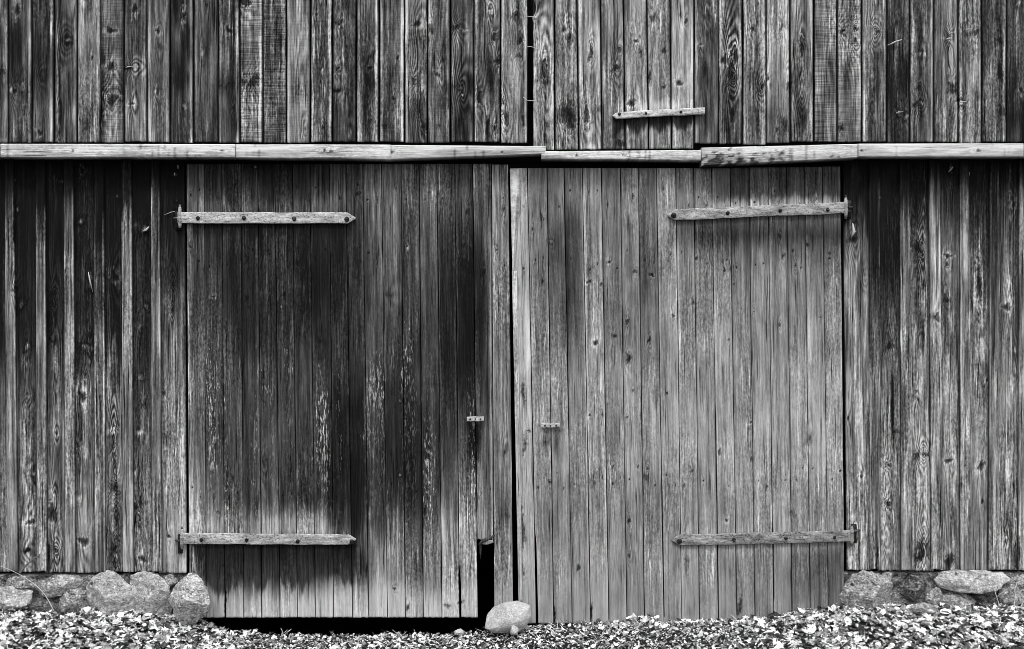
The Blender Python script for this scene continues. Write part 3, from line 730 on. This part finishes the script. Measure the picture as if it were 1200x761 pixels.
def teeth(PX, amp, s):
    return amp * (fbm(PX * .16, 0 * PX, s, 2) - .5) * 2 + amp * .7 * (np.abs(((PX * .0931 + vn(PX * .05, 0 * PX, s + 3)) % 1) - .5) * 2 - .5) + amp * .5 * (vn(PX * .8, 0 * PX, s + 8) - .5)
def left_special(v, PX, PY):
    # tar preserved under the lower strap, ending in ragged teeth; bleached splash band over the strap
    inx = sstep(line(640, 224, 722, 240)(PY), line(640, 230, 722, 246)(PY), PX) * (1 - sstep(414, 421 + (PY - 640) * .12, PX + teeth(PY, 2, 9)))
    th = 682 + teeth(PX, 15, 5) - .05 * (PX - 300)
    m = inx * sstep(637, 640, PY) * (1 - sstep(th - 3, th + 7, PY))
    v = v * (1 - m) + m * (.125 + .10 * sstep(640, 690, PY) + .03 * (vn(PX * .3, PY * .02, 6) - .5))
    tl = 606 + teeth(PX, 9, 15) + 12 * sstep(370, 410, PX)
    w = sstep(tl - 4, tl + 6, PY) * (1 - sstep(632, 634, PY)) * (1 - sstep(400, 412, PX)) 
    v = v + w * .10
    # dark tar column between x 400 and 432, frayed right border lower down
    q = (fbm(PX * .06, PY * .012, 77, 3) - .5) + .45 * (fbm(PX * .55, PY * .010, 78, 2) - .5) + .6 * (vn(np.floor(PX / 21.3), 0 * PX, 3) - .5)
    blot = lambda cx, cy, rx, ry: np.exp(-(((PX - cx) / rx) ** 2 + ((PY - cy) / ry) ** 2 + 2.2 * q) ** 2)
    v = v * (1 - .42 * blot(408, 560, 26, 85)) * (1 - .22 * blot(470, 520, 34, 80)) * (1 - .50 * blot(543, 345, 28, 125)) * (1 - .30 * blot(300, 330, 75, 75)) * (1 - .35 * blot(520, 540, 10, 60))
    v = v * (1 - .14 * sstep(228, 250, PX) * (1 - sstep(300, 340, PX)) * sstep(420, 470, PY) * (1 - sstep(585, 600, PY)))
    v = v * (1 - .40 * sstep(259, 263, PY) * (1 - sstep(268 + teeth(PX, 3, 61), 282 + teeth(PX, 6, 61), PY)) * (1 - sstep(408, 416, PX)) * (PX > 226))  # upper strap's shadow painted into the tone as a ragged dark band
    t2 = 236 + teeth(PX, 7, 31); v = v + .10 * sstep(t2 - 6, t2 + 5, PY) * (1 - sstep(252, 254, PY)) * (1 - sstep(380, 410, PX)) * (PX > 225)
    # run-off stain below the latch plate, pale fringe along the hinge edge of the door
    m = sstep(494, 500, PY) * (1 - sstep(520, 575, PY)) * np.exp(-((PX - 557) / (9.5 - .10 * np.clip(PY - 495, 0, 70))) ** 4)
    v = v * (1 - .65 * m)
    v = v + .16 * np.exp(-((PX - line(200, 217, 722, 222)(PY)) / 5) ** 2) * sstep(205, 250, PY) * (1 - sstep(560, 640, PY))
    v = v + .36 * np.exp(-((PX - line(200, 573.5, 722, 577)(PY)) / 1.6) ** 2) * sstep(235, 300, PY) * (1 - .6 * sstep(500, 620, PY))
    return v
def right_special(v, PX, PY):
    v = .55 + (v - .55) * (1 + .12 * (1 - sstep(380, 520, PY)))
    v = v + .015 + .08 * (fbm(PX * .035, PY * .022, 55, 4) - .5) + .10 * (fbm(PX * .10, PY * .06, 56, 3) - .5)
    tr = 236 + teeth(PX, 6, 41) - (PX - 834) * .02
    v = v + .12 * sstep(tr - 4, tr + 3, PY) * (1 - sstep(250, 252, PY)) * sstep(828, 836, PX)
    v = v * (1 - .16 * sstep(198, 205, PY) * (1 - sstep(tr - 6, tr + 2, PY)) * sstep(828, 836, PX))
    m = sstep(501, 506, PY) * (1 - sstep(520, 545, PY)) * (np.exp(-((PX - 640) / 4) ** 2) + np.exp(-((PX - 651) / 4) ** 2))
    v = v * (1 - .3 * np.clip(m, 0, 1))
    s = line(200, 683, 722, 692)(PY)
    for cx, w_, y0, y1, a_ in ((732, 10, 190, 420, -.12), (664, 12, 240, 420, -.10), (762, 3, 240, 640, .10), (787, 6, 250, 640, .08), (668, 2, 200, 500, .07), (640, 8, 560, 700, -.05), (900, 2, 280, 420, .10), (869, 3, 270, 420, .10), (930, 30, 560, 640, -.05), (760, 60, 560, 640, -.05), (960, 30, 640, 720, -.08)):
        c2 = cx + (PY - 200) * .014
        v = v + a_ * np.exp(-((PX - c2) / w_) ** 2) * sstep(y0 - 20, y0 + 20, PY) * (1 - sstep(y1 - 40, y1 + 30, PY)) * (.6 + .8 * fbm(PX * .2, PY * .03, 12, 2))
    v = v + .26 * np.exp(-((PX - s) / 1.6) ** 2) * (1 - sstep(430, 640, PY))
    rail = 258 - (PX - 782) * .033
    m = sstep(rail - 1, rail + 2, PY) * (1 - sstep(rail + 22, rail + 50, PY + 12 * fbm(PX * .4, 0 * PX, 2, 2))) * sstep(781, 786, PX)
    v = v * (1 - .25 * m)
    return v
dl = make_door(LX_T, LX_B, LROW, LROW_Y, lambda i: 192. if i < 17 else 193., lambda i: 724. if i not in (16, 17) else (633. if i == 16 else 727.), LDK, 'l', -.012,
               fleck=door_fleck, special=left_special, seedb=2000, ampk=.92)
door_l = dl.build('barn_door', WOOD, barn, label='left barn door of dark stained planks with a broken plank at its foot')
dr = make_door(RX_T, RX_B, RROW, RROW_Y, lambda i: 197. + .25 * (i == 0) - .25 * max(0, i - 10), lambda i: 731. - .5 * max(0, i - 9), RDK, 'r', -.014, special=right_special, seedb=3000, rag=5, ampk=.66, bk=.48)
door_r = dr.build('barn_door', WOOD, barn, label='right barn door of evenly bleached grey planks')

# broken cover strip on the meeting edge of the right door
G = Geo()
plank(G, line(200, 597.5, 300, 600.0), lambda y: 609.0 - .085 * np.clip(np.asarray(y, float) - 240, 0, 100) * 1.05, const(198.5), const(330.), lambda PX, PY, U: .80 + 0 * PX - .25 * (PY > 230) * np.exp(-((U - .75) / .15) ** 2),
      depth=-.030, thick=.015, warp=.001, ampk=.7)
G.build('cover_strip', WOOD, door_r, label='pale splintered strip at the top of the meeting edge')
G = Geo()
plank(G, line(300, 599.5, 720, 608), line(300, 605.5, 720, 613), const(318.), const(706.), lambda PX, PY, U: .62 + .14 * (1 - sstep(380, 560, PY)) + .2 * (fbm(PX * .2, PY * .02, 4, 3) - .5) * 2, depth=-.026, thick=.011, warp=.001, ampk=.9, rag_b=2)
G.build('cover_strip', WOOD, door_r)
# splinter of the broken plank, bent outwards over the hole
G = Geo()
sp = [(561, 639), (566, 634), (573, 631), (579.5, 627)]
tube(G, [(float(wx(a, -.03)), -.02 - .010 * k, float(wz(b, -.03))) for k, (a, b) in enumerate(sp)], [.005, .011, .010, .006], 7, tone=.30, amp=.3)
tube(G, [(float(wx(a, -.02)), -.016, float(wz(b, -.02))) for a, b in ((565, 637), (570, 636.5), (578, 634.5))], [.006, .012, .009], 7, tone=.75, amp=.2)
tube(G, [(float(wx(563.0, -.02)), -.005, float(wz(b, 0))) for b in (636, 648, 655)], [.009, .006, .002], 6, tone=.22, amp=.2)
G.build('splinter', WOOD, door_l)

strap('strap_hinge', door_l, ((208, 255), (416.5, 255.6)), 13, -.030, .74, [(232, 256, 2.1), (286, 255.4, 2.1), (344.5, 256.6, 2.3), (406.5, 257.3, 2.5)], 'r', hook=(210.5, 255, 1))
strap('strap_hinge', door_l, ((211, 631.5), (417, 632.8)), 12.5, -.030, .66, [(236, 633, 1.8), (289, 633, 1.8), (349, 634.5, 2.0), (412, 635, 2.6)], 'r', hook=(213, 632, 1))
strap('strap_hinge', door_r, ((782, 252), (993, 243.5)), 13, -.032, .64, [(789.5, 252.4, 2.6), (853, 250, 2.1), (914, 247, 1.9), (970, 246, 1.8)], 'l', hook=(991.5, 244, 1))
strap('strap_hinge', door_r, ((787, 633.5), (1001, 628.5)), 13, -.032, .54, [(796, 634.5, 2.6), (860, 633, 1.9), (921, 631, 1.8), (978, 630, 1.6)], 'l', hook=(998.5, 629, 1))
strap('latch_plate', door_l, ((547, 491.5), (567, 491)), 5.5, -.030, .74, [(551, 491.4, .9), (557, 491.2, .8), (563, 491.2, .9)], '', thick=.02)
strap('latch_plate', door_r, ((634.5, 499), (656, 498.5)), 5, -.034, .74, [(638.5, 499, .9), (645, 499, .8), (652, 498.6, .9)], '', thick=.02)
# jamb plates of the hinge pintles, fixed to the wall
for px_, py_, w_ in ((208, 256, 5), (211, 634, 6), (994.5, 243, 5), (1001, 622, 7)):
    G = Geo(); tube(G, [(float(wx(px_ + d, -.02)), -.028 + .02 * (k == 1), float(wz(py_, -.02))) for k, d in enumerate((0, -w_ if px_ < 600 else w_))], [.008, .006], 6, tone=.3)
    dd = 1 if px_ < 600 else -1
    box(G, *sorted((float(wx(px_ - 1.5 * dd)), float(wx(px_ + 3.5 * dd)))), -.024, .0, float(wz(py_ + 14)), float(wz(py_ - 8)), tone=.10)
    G.build('pintle', IRON, ll if px_ < 600 else lr)

# ---- ledge boards between the upper and lower walls
def ledge(x0, x1, t0, t1, b0, b1, seed, dirt=None, depth=-.115):
    G = Geo()
    def tone(PX, PY, U):
        v = .88 + .18 * (fbm(PX * .02, PY * .25, seed, 3) - .5) * 2 - .16 * sstep(.42, .75, (PY - line(x0, t0, x1, t1)(PX)) / (line(x0, b0, x1, b1)(PX) - line(x0, t0, x1, t1)(PX)) + .6 * (fbm(PX * .06, 0 * PX, seed + 1, 2) - .5)) \
            - .22 * sstep(.66, .78, fbm(PX * .8, PY * .05, seed + 3, 2)) * sstep(.45, .6, fbm(PX * .02, 0 * PX, seed + 9, 2))
        if dirt: v = dirt(v, PX, PY)
        return np.clip(v, .15, .99)
    r = np.random.default_rng(seed)
    plank(G, const(x0 + .4), const(x1 - .4), line(x0, t0, x1, t1), line(x0, b0, x1, b1), tone, depth=depth, thick=.13, horiz=True, warp=.002, ampk=.55,
          knots=[(r.uniform(x0, x1), (t0 + b0) / 2, 1.5, 1.5, 1) for _ in range(2)])
    return G.build('ledge_board', WOOD, barn)
def dirt5(v, PX, PY):
    return v - .42 * (1 - sstep(905, 935, PX)) * sstep(.40, .6, fbm(PX * .22, PY * .30, 4, 3) + .022 * (PY - 187)) - .10 * (PX < 870)
ledge(-300, 0, 168, 168.5, 184, 184, 50, depth=-.113)
ledge(0.5, 275.5, 168.6, 169, 184.5, 184.6, 51)
ledge(276, 458, 169.2, 169.6, 184.8, 187.0, 52)
ledge(457, 640, 170, 171.5, 187, 180.5, 53, depth=-.112)
ledge(634, 822, 177.4, 176, 186.5, 188.2, 54, depth=-.112)
ledge(822, 1005.5, 173.2, 168.8, 194.5, 185, 55, dirt5, depth=-.118)
ledge(1006, 1200, 168.6, 168, 184, 184, 56)
ledge(1201, 1490, 168, 168, 184, 184, 57, depth=-.113)

# ---- nails, splinters and wires
def bent(parent, name, pts, r, mat, depth, tone=.75):
    G = Geo(); P = [(float(wx(a, depth)), depth - 0.004 - d, float(wz(b, depth))) for a, b, d in pts]
    tube(G, P, r, 6, tone=tone, amp=.1)
    return G.build(name, mat, parent)
bent(up_r, 'nail', [(837.5, 17, .012), (838, 24, .006), (836.5, 35, 0)], [.005, .004, .003], NAILM, -.062)
bent(up_r, 'splinter', [(1040, 53.5, 0), (1048, 50, .006), (1056, 47, .002)], [.003, .005, .003], STRAW, -.062)
for a, b in ((1126, 120), (1133, 35), (150, 79), (1052, 132), (1110, 46)):
    bent(up_r if a > 600 else up_l, 'nail', [(a - 2, b + 1, 0), (a, b, .006), (a + 6, b - .5, .003)], [.003, .0035, .0015], NAILM, -.060)
for a, b, l in ((1028, 196, 13), (1114, 196, -6), (1135, 202, 5), (209, 194, 4), (1030, 231, 2), (205, 203, 3)):
    bent(lr if a > 600 else ll, 'nail', [(a + 2 * (l < 0), b, .006), (a, b + abs(l) * .5, .005), (a - 3 * (l < 0), b + abs(l), .002)], [.003, .003, .002], NAILM, -.006)
bent(ll, 'splinter', [(104, 319, .002), (106, 328, .008), (109, 342, .002)], [.002, .005, .002], STRAW, -.004)
bent(lr, 'splinter', [(999, 262, .0), (1000, 272, .012), (997, 279, .002)], [.003, .009, .003], STRAW, -.004)
bent(ll, 'splinter', [(168, 271, .0), (172, 270, .010), (175, 266, .002)], [.003, .008, .003], STRAW, -.004)
bent(ll, 'nail', [(193, 252, 0), (201, 249, .004), (205, 248, 0)], [.002, .002, .001], NAILM, -.004)
for (xa, ya, xb, yb_) in ((613, 14, 629, 22), (613, 49, 627, 57), (613, 114, 628, 118.5)):
    bent(barn, 'wire', [(xa, ya, 0), ((xa + xb) / 2 - 3, (ya + yb_) / 2 + 2, .008), ((xa + xb) / 2 + 3, (ya + yb_) / 2 + 2.5, .006), (xb, yb_, 0)], .0022, NAILM, -.066)

# ---- foundation
def foundation(x0, x1, ytop, ybot, seed, stones):
    G = Geo(); nu = int((x1 - x0) * S / .012); nv = 46
    U, V = np.meshgrid(np.linspace(x0, x1, nu), np.linspace(ytop, ybot, nv), indexing='ij')
    d = .035 + .07 * (fbm(U * .05, V * .08, seed, 4) - .5) - .02 * (1 - np.abs(2 * fbm(U * .03, V * .06, seed + 3, 3) - 1))
    top = (V < ytop + 1); d = np.where(top, .12, d)
    P = np.stack([wx(U).ravel(), d.ravel(), wz(V).ravel()], 1)
    G.add(P, grid_faces(nu, nv)[:, ::-1])
    o = G.build('foundation', MORTAR, barn)
    for (pts, rd, mat, sd, dy) in stones:
        G = Geo(); P, F, c = outline_stone(pts, rd, sd, .075, 6, dy, 1.09)
        G.add(P, F); q = G.build('fieldstone', mat, o, base=(0, 0, 0)); q.location = c
    return o
ST_R = [ST_PALE, ST_MID, ST_PALE, ST_MID, ST_DARK]
fs_l = [([(0,676),(14,674),(36,675),(47,680),(44,687),(20,690),(2,686)], .06, ST_MID, 1, .02),
 ([(36,683),(58,678),(84,682),(82,694),(60,700),(38,697)], .07, ST_MID, 2, .005), ([(-8,690),(18,688),(36,692),(34,708),(10,714),(-10,712)], .09, ST_PALE, 3, -.005),
 ([(58,676),(84,673),(100,677),(98,686),(78,690),(60,683)], .07, ST_PALE, 4, .015), ([(34,698),(62,700),(74,706),(70,722),(34,722)], .08, ST_DARK, 35, .015),
 ([(78,690),(96,688),(104,700),(100,722),(76,722),(70,706)], .07, ST_MID, 5, .0), ([(103,688),(112,677),(122,672),(135,673),(146,682),(156,694),(158,712),(148,724),(112,724),(101,712)], .09, ST_PALE, 6, -.02),
 ([(138,673),(152,672),(158,677),(153,686),(145,681)], .04, ST_DARK, 7, .02), ([(152,677),(170,672),(186,675),(197,686),(200,704),(196,722),(166,724),(158,708)], .08, ST_PALE, 8, -.015),
 ([(185,673),(206,672),(208,682),(198,688)], .05, ST_MID, 36, .02), ([(-10,676),(-36,674),(-52,686),(-54,708),(-30,722),(-8,718)], .08, ST_PALE, 10, .0),
 ([(-56,676),(-90,674),(-106,690),(-104,712),(-76,722),(-56,716)], .08, ST_MID, 11, .0), ([(-110,676),(-140,674),(-164,690),(-160,716),(-120,720)], .08, ST_PALE, 12, .0),
 ([(-168,676),(-200,674),(-224,690),(-220,716),(-176,720)], .08, ST_MID, 13, .0), ([(-228,676),(-260,674),(-284,690),(-280,716),(-236,720)], .08, ST_MID, 14, .0)]
fs_r = [([(985,700),(990,688),(1001,676),(1012,671),(1030,674),(1044,686),(1050,700),(1048,722),(990,724)], .11, ST_MID, 21, -.03),
 ([(1024,672),(1046,670),(1050,678),(1042,684),(1032,678)], .05, ST_MID, 22, .015), ([(1054,682),(1066,674),(1080,678),(1086,688),(1082,702),(1058,702)], .07, ST_DARK, 23, .01),
 ([(1086,690),(1098,686),(1104,698),(1100,716),(1084,712)], .06, ST_MID, 24, .02), ([(1096,674),(1120,670),(1150,670),(1174,673),(1178,680),(1164,690),(1146,694),(1120,692),(1100,688)], .12, ST_PALE, 25, -.03),
 ([(1100,690),(1128,694),(1140,704),(1136,722),(1102,722)], .08, ST_MID, 26, -.01), ([(1136,698),(1160,696),(1176,700),(1174,722),(1138,722)], .05, ST_DARK, 27, .03),
 ([(1176,678),(1196,672),(1216,680),(1220,704),(1208,722),(1178,720),(1172,700)], .09, ST_MID, 29, -.005), ([(1222,676),(1250,672),(1272,690),(1268,716),(1226,720)], .08, ST_PALE, 30, .0),
 ([(1276,676),(1306,672),(1328,690),(1320,716),(1278,720)], .08, ST_MID, 31, .0), ([(1330,676),(1360,672),(1384,690),(1376,716),(1332,720)], .08, ST_MID, 32, .0),
 ([(1388,676),(1420,672),(1440,690),(1436,716),(1390,720)], .08, ST_DARK, 33, .0), ([(1442,676),(1470,672),(1488,690),(1484,716),(1446,720)], .08, ST_MID, 34, .0)]
foundation(-300, 219, 672, 775, 60, fs_l)
foundation(988, 1490, 669.5, 775, 61, fs_r)

# =================================================================== GROUND
GX = [-9999, -400, 0, 150, 215, 245, 268, 420, 545, 600, 640, 760, 880, 940, 1000, 1100, 1200, 1500, 9999]
GY = [720, 720, 718, 721, 727, 735, 744, 746, 744, 737, 733, 731, 727, 720, 713, 714, 713, 716, 720]
def gz(x, y):
    x = np.asarray(x, float); y = np.asarray(y, float)
    px = x / S + 600
    zw = CZ + (380.5 - np.interp(px, GX, GY)) * S
    t = sstep(0, 1.5, -y)
    z = zw * (1 - t) + .085 * t
    z = z + .02 * (fbm(x * 2.2 + 40, y * 2.2 + 40, 5, 3) - .5) * sstep(0, .2, np.abs(y) + .05)
    pit = sstep(.0, .12, y)
    return z * (1 - pit) + (-.22) * pit
def warped(a, b, n, p):     # denser near zero
    t = np.linspace(-1, 1, n); s = np.sign(t) * np.abs(t) ** p
    return np.where(s < 0, -s * a, s * b)
gx = np.unique(np.concatenate([np.linspace(-4.6, 4.6, 330), warped(-120, 120, 60, 3)])); gy = np.unique(np.concatenate([np.linspace(-3, .5, 130), warped(-120, 120, 60, 3)]))
XX, YY = np.meshgrid(gx, gy, indexing='ij')
G = Geo(); G.add(np.stack([XX.ravel(), YY.ravel(), gz(XX, YY).ravel()], 1), grid_faces(len(gx), len(gy)))
tag(G.build('ground', SOIL), kind='structure')

# leaves
def leaf_template(kind):
    if kind == 0:   # lobed
        an = np.radians([0, 20, 38, 58, 80, 104, 130, 158, 180, 202, 230, 256, 280, 302, 322, 340]); rd = np.array([1., .52, .78, .42, .95, .46, .72, .34, .30, .34, .72, .46, .95, .42, .78, .52])
    elif kind == 1: # oval
        an = np.linspace(0, 2 * math.pi, 10, endpoint=False); rd = 1 / np.sqrt((np.cos(an)) ** 2 + (np.sin(an) / .55) ** 2)
    else:           # fragment
        an = np.radians([0, 70, 130, 200, 280]); rd = np.array([1, .6, .8, .7, .55])
    V = np.stack([rd * np.cos(an), rd * np.sin(an), 0 * an], 1)
    V = np.vstack([[0, 0, 0], V]); n = len(an)
    F = np.array([(0, 1 + i, 1 + (i + 1) % n) for i in range(n)])
    return V, F
TEMPL = [leaf_template(k) for k in range(3)]
def scatter(G, n, xr_, yr_, size, tonefn, kinds, r, lift=.02, tilt=.5, dens=None, ytoward=1.):
    c = 0
    while c < n:
        x = r.uniform(*xr_); y = yr_[0] + (yr_[1] - yr_[0]) * r.uniform() ** ytoward
        if dens is not None and r.uniform() > dens(x, y): continue
        c += 1
        k = r.choice(3, p=kinds); V, F = TEMPL[k]
        s = size(x, y) * min(1.9, math.exp(r.normal(-.05, .38)))
        P = V * s; P[:, 1] *= r.uniform(.7, 1.1)
        cu = r.uniform(-.9, 1.3) / s * .35; cv = r.uniform(-.8, 1.2) / s * .35
        cu *= 1.3; P[:, 2] = cu * P[:, 0] ** 2 + cv * P[:, 1] ** 2 + r.normal(0, .07 * s, len(P))
        a, bb, cc = r.uniform(0, 6.283), r.normal(0, tilt), r.normal(0, tilt)
        Rz = np.array([[math.cos(a), -math.sin(a), 0], [math.sin(a), math.cos(a), 0], [0, 0, 1]])
        Rx = np.array([[1, 0, 0], [0, math.cos(bb), -math.sin(bb)], [0, math.sin(bb), math.cos(bb)]])
        Ry = np.array([[math.cos(cc), 0, math.sin(cc)], [0, 1, 0], [-math.sin(cc), 0, math.cos(cc)]])
        P = P @ Rz.T @ Rx.T @ Ry.T
        z = float(gz(x, y)) + r.uniform(.0, lift)
        P += np.array([x, y, z]); off = r.uniform(-30, 30, 3)
        G.add(P, F, tone=tonefn(r), gco=V * s + off)
def side(x):   # 1 where the big leaves lie (left and right mounds), 0 in the trodden middle
    px = x / S + 600
    return float(1 - sstep(250, 330, px) * (1 - sstep(860, 940, px)))
def ltone(r):
    q = r.uniform()
    return r.uniform(.85, 1.1) if q < .44 else (r.uniform(.42, .82) if q < .80 else r.uniform(.05, .35))
r = np.random.default_rng(5)
G = Geo()
scatter(G, 17000, (-3.9, 3.9), (.0, -1.5), lambda x, y: .022, ltone, [.55, .3, .15], r, lift=.035, tilt=.42, dens=lambda x, y: .04 + .96 * side(x), ytoward=1.1)
scatter(G, 12000, (-2.2, 2.2), (.0, -1.5), lambda x, y: .012, ltone, [.25, .4, .35], r, lift=.014, tilt=.5, dens=lambda x, y: 1 - .8 * side(x), ytoward=1.2)
scatter(G, 4500, (-3.9, 3.9), (.0, -1.4), lambda x, y: .016, ltone, [.2, .3, .5], r, lift=.03, tilt=.7, dens=lambda x, y: side(x))
scatter(G, 7000, (-5.5, 5.5), (-1.3, -6), lambda x, y: .036, ltone, [.55, .3, .15], r, lift=.02, tilt=.3)
# loose petioles and needles among the leaves
for _ in range(900):
    x = r.uniform(-3.6, 3.6); y = -r.uniform(.02, 1.3); a = r.uniform(0, 3.14); L_ = r.uniform(.02, .09); z = float(gz(x, y)) + r.uniform(.01, .04)
    q = [(x + t * L_ * math.cos(a), y + t * L_ * math.sin(a), z + .012 * math.sin(t * 3)) for t in (-.5, 0, .5)]
    tube(G, q, [.0012, .0016, .0009], 4, tone=r.choice([.9, .75, .2]))
# drifts caught against the foot of the right door and the stones
scatter(G, 420, (.35, 1.95), (-.02, -.10), lambda x, y: .018, ltone, [.4, .3, .3], r, lift=.02, tilt=.8)
scatter(G, 60, (.68, .86), (-.03, -.09), lambda x, y: .017, ltone, [.4, .3, .3], r, lift=.055, tilt=.8)
tag(G.build('leaf_litter', LEAF, smooth=False), 'dry fallen leaves covering the ground before the barn', 'leaves', kind='stuff')

# gravel in the middle
G = Geo(); r = np.random.default_rng(8)
bm_, bf_ = icos(1)
for _ in range(5200):
    x = r.uniform(-1.9, 1.6); y = -r.uniform(0, 1) * 1.3 - .01
    s = r.uniform(.003, .009)
    P = bm_ * (1 + r.normal(0, .12, (len(bm_), 1))) * s * np.array([1.2, 1, .7]) + np.array([x, y, float(gz(x, y)) + s * .3])
    G.add(P, bf_, tone=r.uniform(.3, .8), gco=P + r.uniform(-9, 9, 3))
tag(G.build('gravel', LEAF, smooth=False), 'small pale gravel mixed with leaf scraps before the doors', 'gravel', kind='stuff')

# ---- loose stones
def loose(name, px, py, y, rx, ry, rd, mat, sd, label, cat='stone', rot=(0, 0, 0), cuts=8, cutmin=.6, rough=.05):
    G = Geo(); P, F = stone_geo((0, 0, 0), (rx * S, rd, ry * S), sd, cuts, rough, cutmin=cutmin)
    zmin = P[:, 2].min(); G.add(P, F)
    o = G.build(name, mat, None); o.location = (float(wx(px, y)), y, float(wz(py, y))); o.rotation_euler = rot
    return tag(o, label, cat, 'loose stones lying before the barn')
# pointed boulder by the corner of the left door
G = Geo(); P, F, c = outline_stone([(197,704),(199,690),(206,681),(219,669),(229,674),(237,682),(244,700),(247,710),(242,722),(228,734),(210,734),(200,722)], .15, 77, .055, 8, -.15)
G.add(P, F); bl = G.build('boulder', ST_BOULDER); bl.location = c
tag(bl, 'large angular grey stone leaning at the hinge side of the dark left door', 'boulder')
G = Geo(); P, F, c = outline_stone([(568,736),(570,722),(578,712),(592,706),(608,705),(621,710),(623,722),(618,733),(606,741),(578,742)], .11, 49, .02, 1, -.13)
G.add(P, F); bs = G.build('stone', ST_SMOOTH); bs.location = c
tag(bs, 'smooth rounded pale stone on the ground between the two doors', 'stone', 'loose stones lying before the barn')
loose('stone', 602, 739, -.24, 5.5, 5.5, .025, ST_SMOOTH, 52, 'small white stone in front of the rounded stone between the doors', cuts=6)
loose('stone', 538, 741, -.06, 6, 3.6, .03, ST_SMOOTH, 53, 'small pale stone at the edge of the dark gap under the left door', cuts=6)
loose('stone', 1083, 714, -.18, 14, 7, .06, ST_MID, 54, 'flat grey stone lying in leaves below the right foundation', cuts=6)

# ---- stems and twigs
def stem(name, pts, r, mat, label, cat, sub=None):
    G = Geo(); P = np.array([(float(wx(a, y)), y, float(wz(b, y))) for a, b, y in pts])
    t = np.linspace(0, 1, len(P)); tt = np.linspace(0, 1, len(P) * 5)
    Q = np.stack([np.interp(tt, t, P[:, k]) for k in range(3)], 1)
    for _ in range(4): Q[1:-1] = (Q[:-2] + Q[1:-1] * 2 + Q[2:]) / 4
    tube(G, Q, np.linspace(r, r * .5, len(Q)), 6, tone=.8)
    for s_ in (sub or []):
        tube(G, [(float(wx(a, y)), y, float(wz(b, y))) for a, b, y in s_], [r * .6, r * .5, r * .2][:len(s_)], 5, tone=.8)
    return tag(G.build(name, mat), label, cat, {'dead_weed': 'dead weeds before the right foundation', 'dry_stem': 'dry stems in the litter'}.get(name))
stem('dry_stem', [(63, 716, -.18), (58, 706, -.18), (52, 696, -.17), (42, 686, -.16), (28, 676, -.15), (12, 668, -.14), (-6, 661, -.13)], .0028, STRAW, 'long pale dry stem arching up from the leaves over the left foundation', 'stem')
stem('stick', [(23, 672, -.09), (30, 663, -.08), (38, 656, -.06), (47, 650, -.04)], .0075, TWIG, 'short dark stick leaning on the plank wall at the far left', 'stick')
stem('twig', [(742, 742, -.14), (749, 734, -.13), (755, 722, -.12)], .004, STRAW, 'pale forked twig standing in leaves against the right door', 'twig', sub=[[(749, 734, -.13), (746, 728, -.13), (744, 724, -.12)], [(748, 735, -.13), (757, 729, -.12), (765, 722, -.11)]])
stem('twig', [(183, 718, -.20), (190, 708, -.19), (201, 697, -.17)], .0025, TWIG, 'thin dark twig leaning on the pale foundation stones left of the boulder', 'twig', sub=[[(190, 708, -.19), (185, 702, -.18), (183, 698, -.17)]])
stem('dead_weed', [(1172, 712, -.15), (1168, 700, -.14), (1165, 690, -.13), (1160, 682, -.13)], .0025, STRAW, 'thin curved dead weed before the overhanging foundation stone at right', 'weed', sub=[[(1168, 700, -.14), (1175, 694, -.13), (1180, 690, -.13)]])
stem('dead_weed', [(1188, 712, -.15), (1190, 700, -.14), (1189, 690, -.13), (1192, 684, -.12)], .003, STRAW, 'stiff upright dead weed nearest the right border of the view', 'weed', sub=[[(1190, 700, -.14), (1196, 694, -.13), (1199, 690, -.13)]])
stem('dry_stem', [(330, 745, -.10), (331, 740, -.10), (329, 736, -.1)], .003, STRAW, 'tiny pale tuft at the edge of the dark gap under the left door', 'stem', sub=[[(331, 743, -.10), (335, 740, -.1), (337, 738, -.1)]])
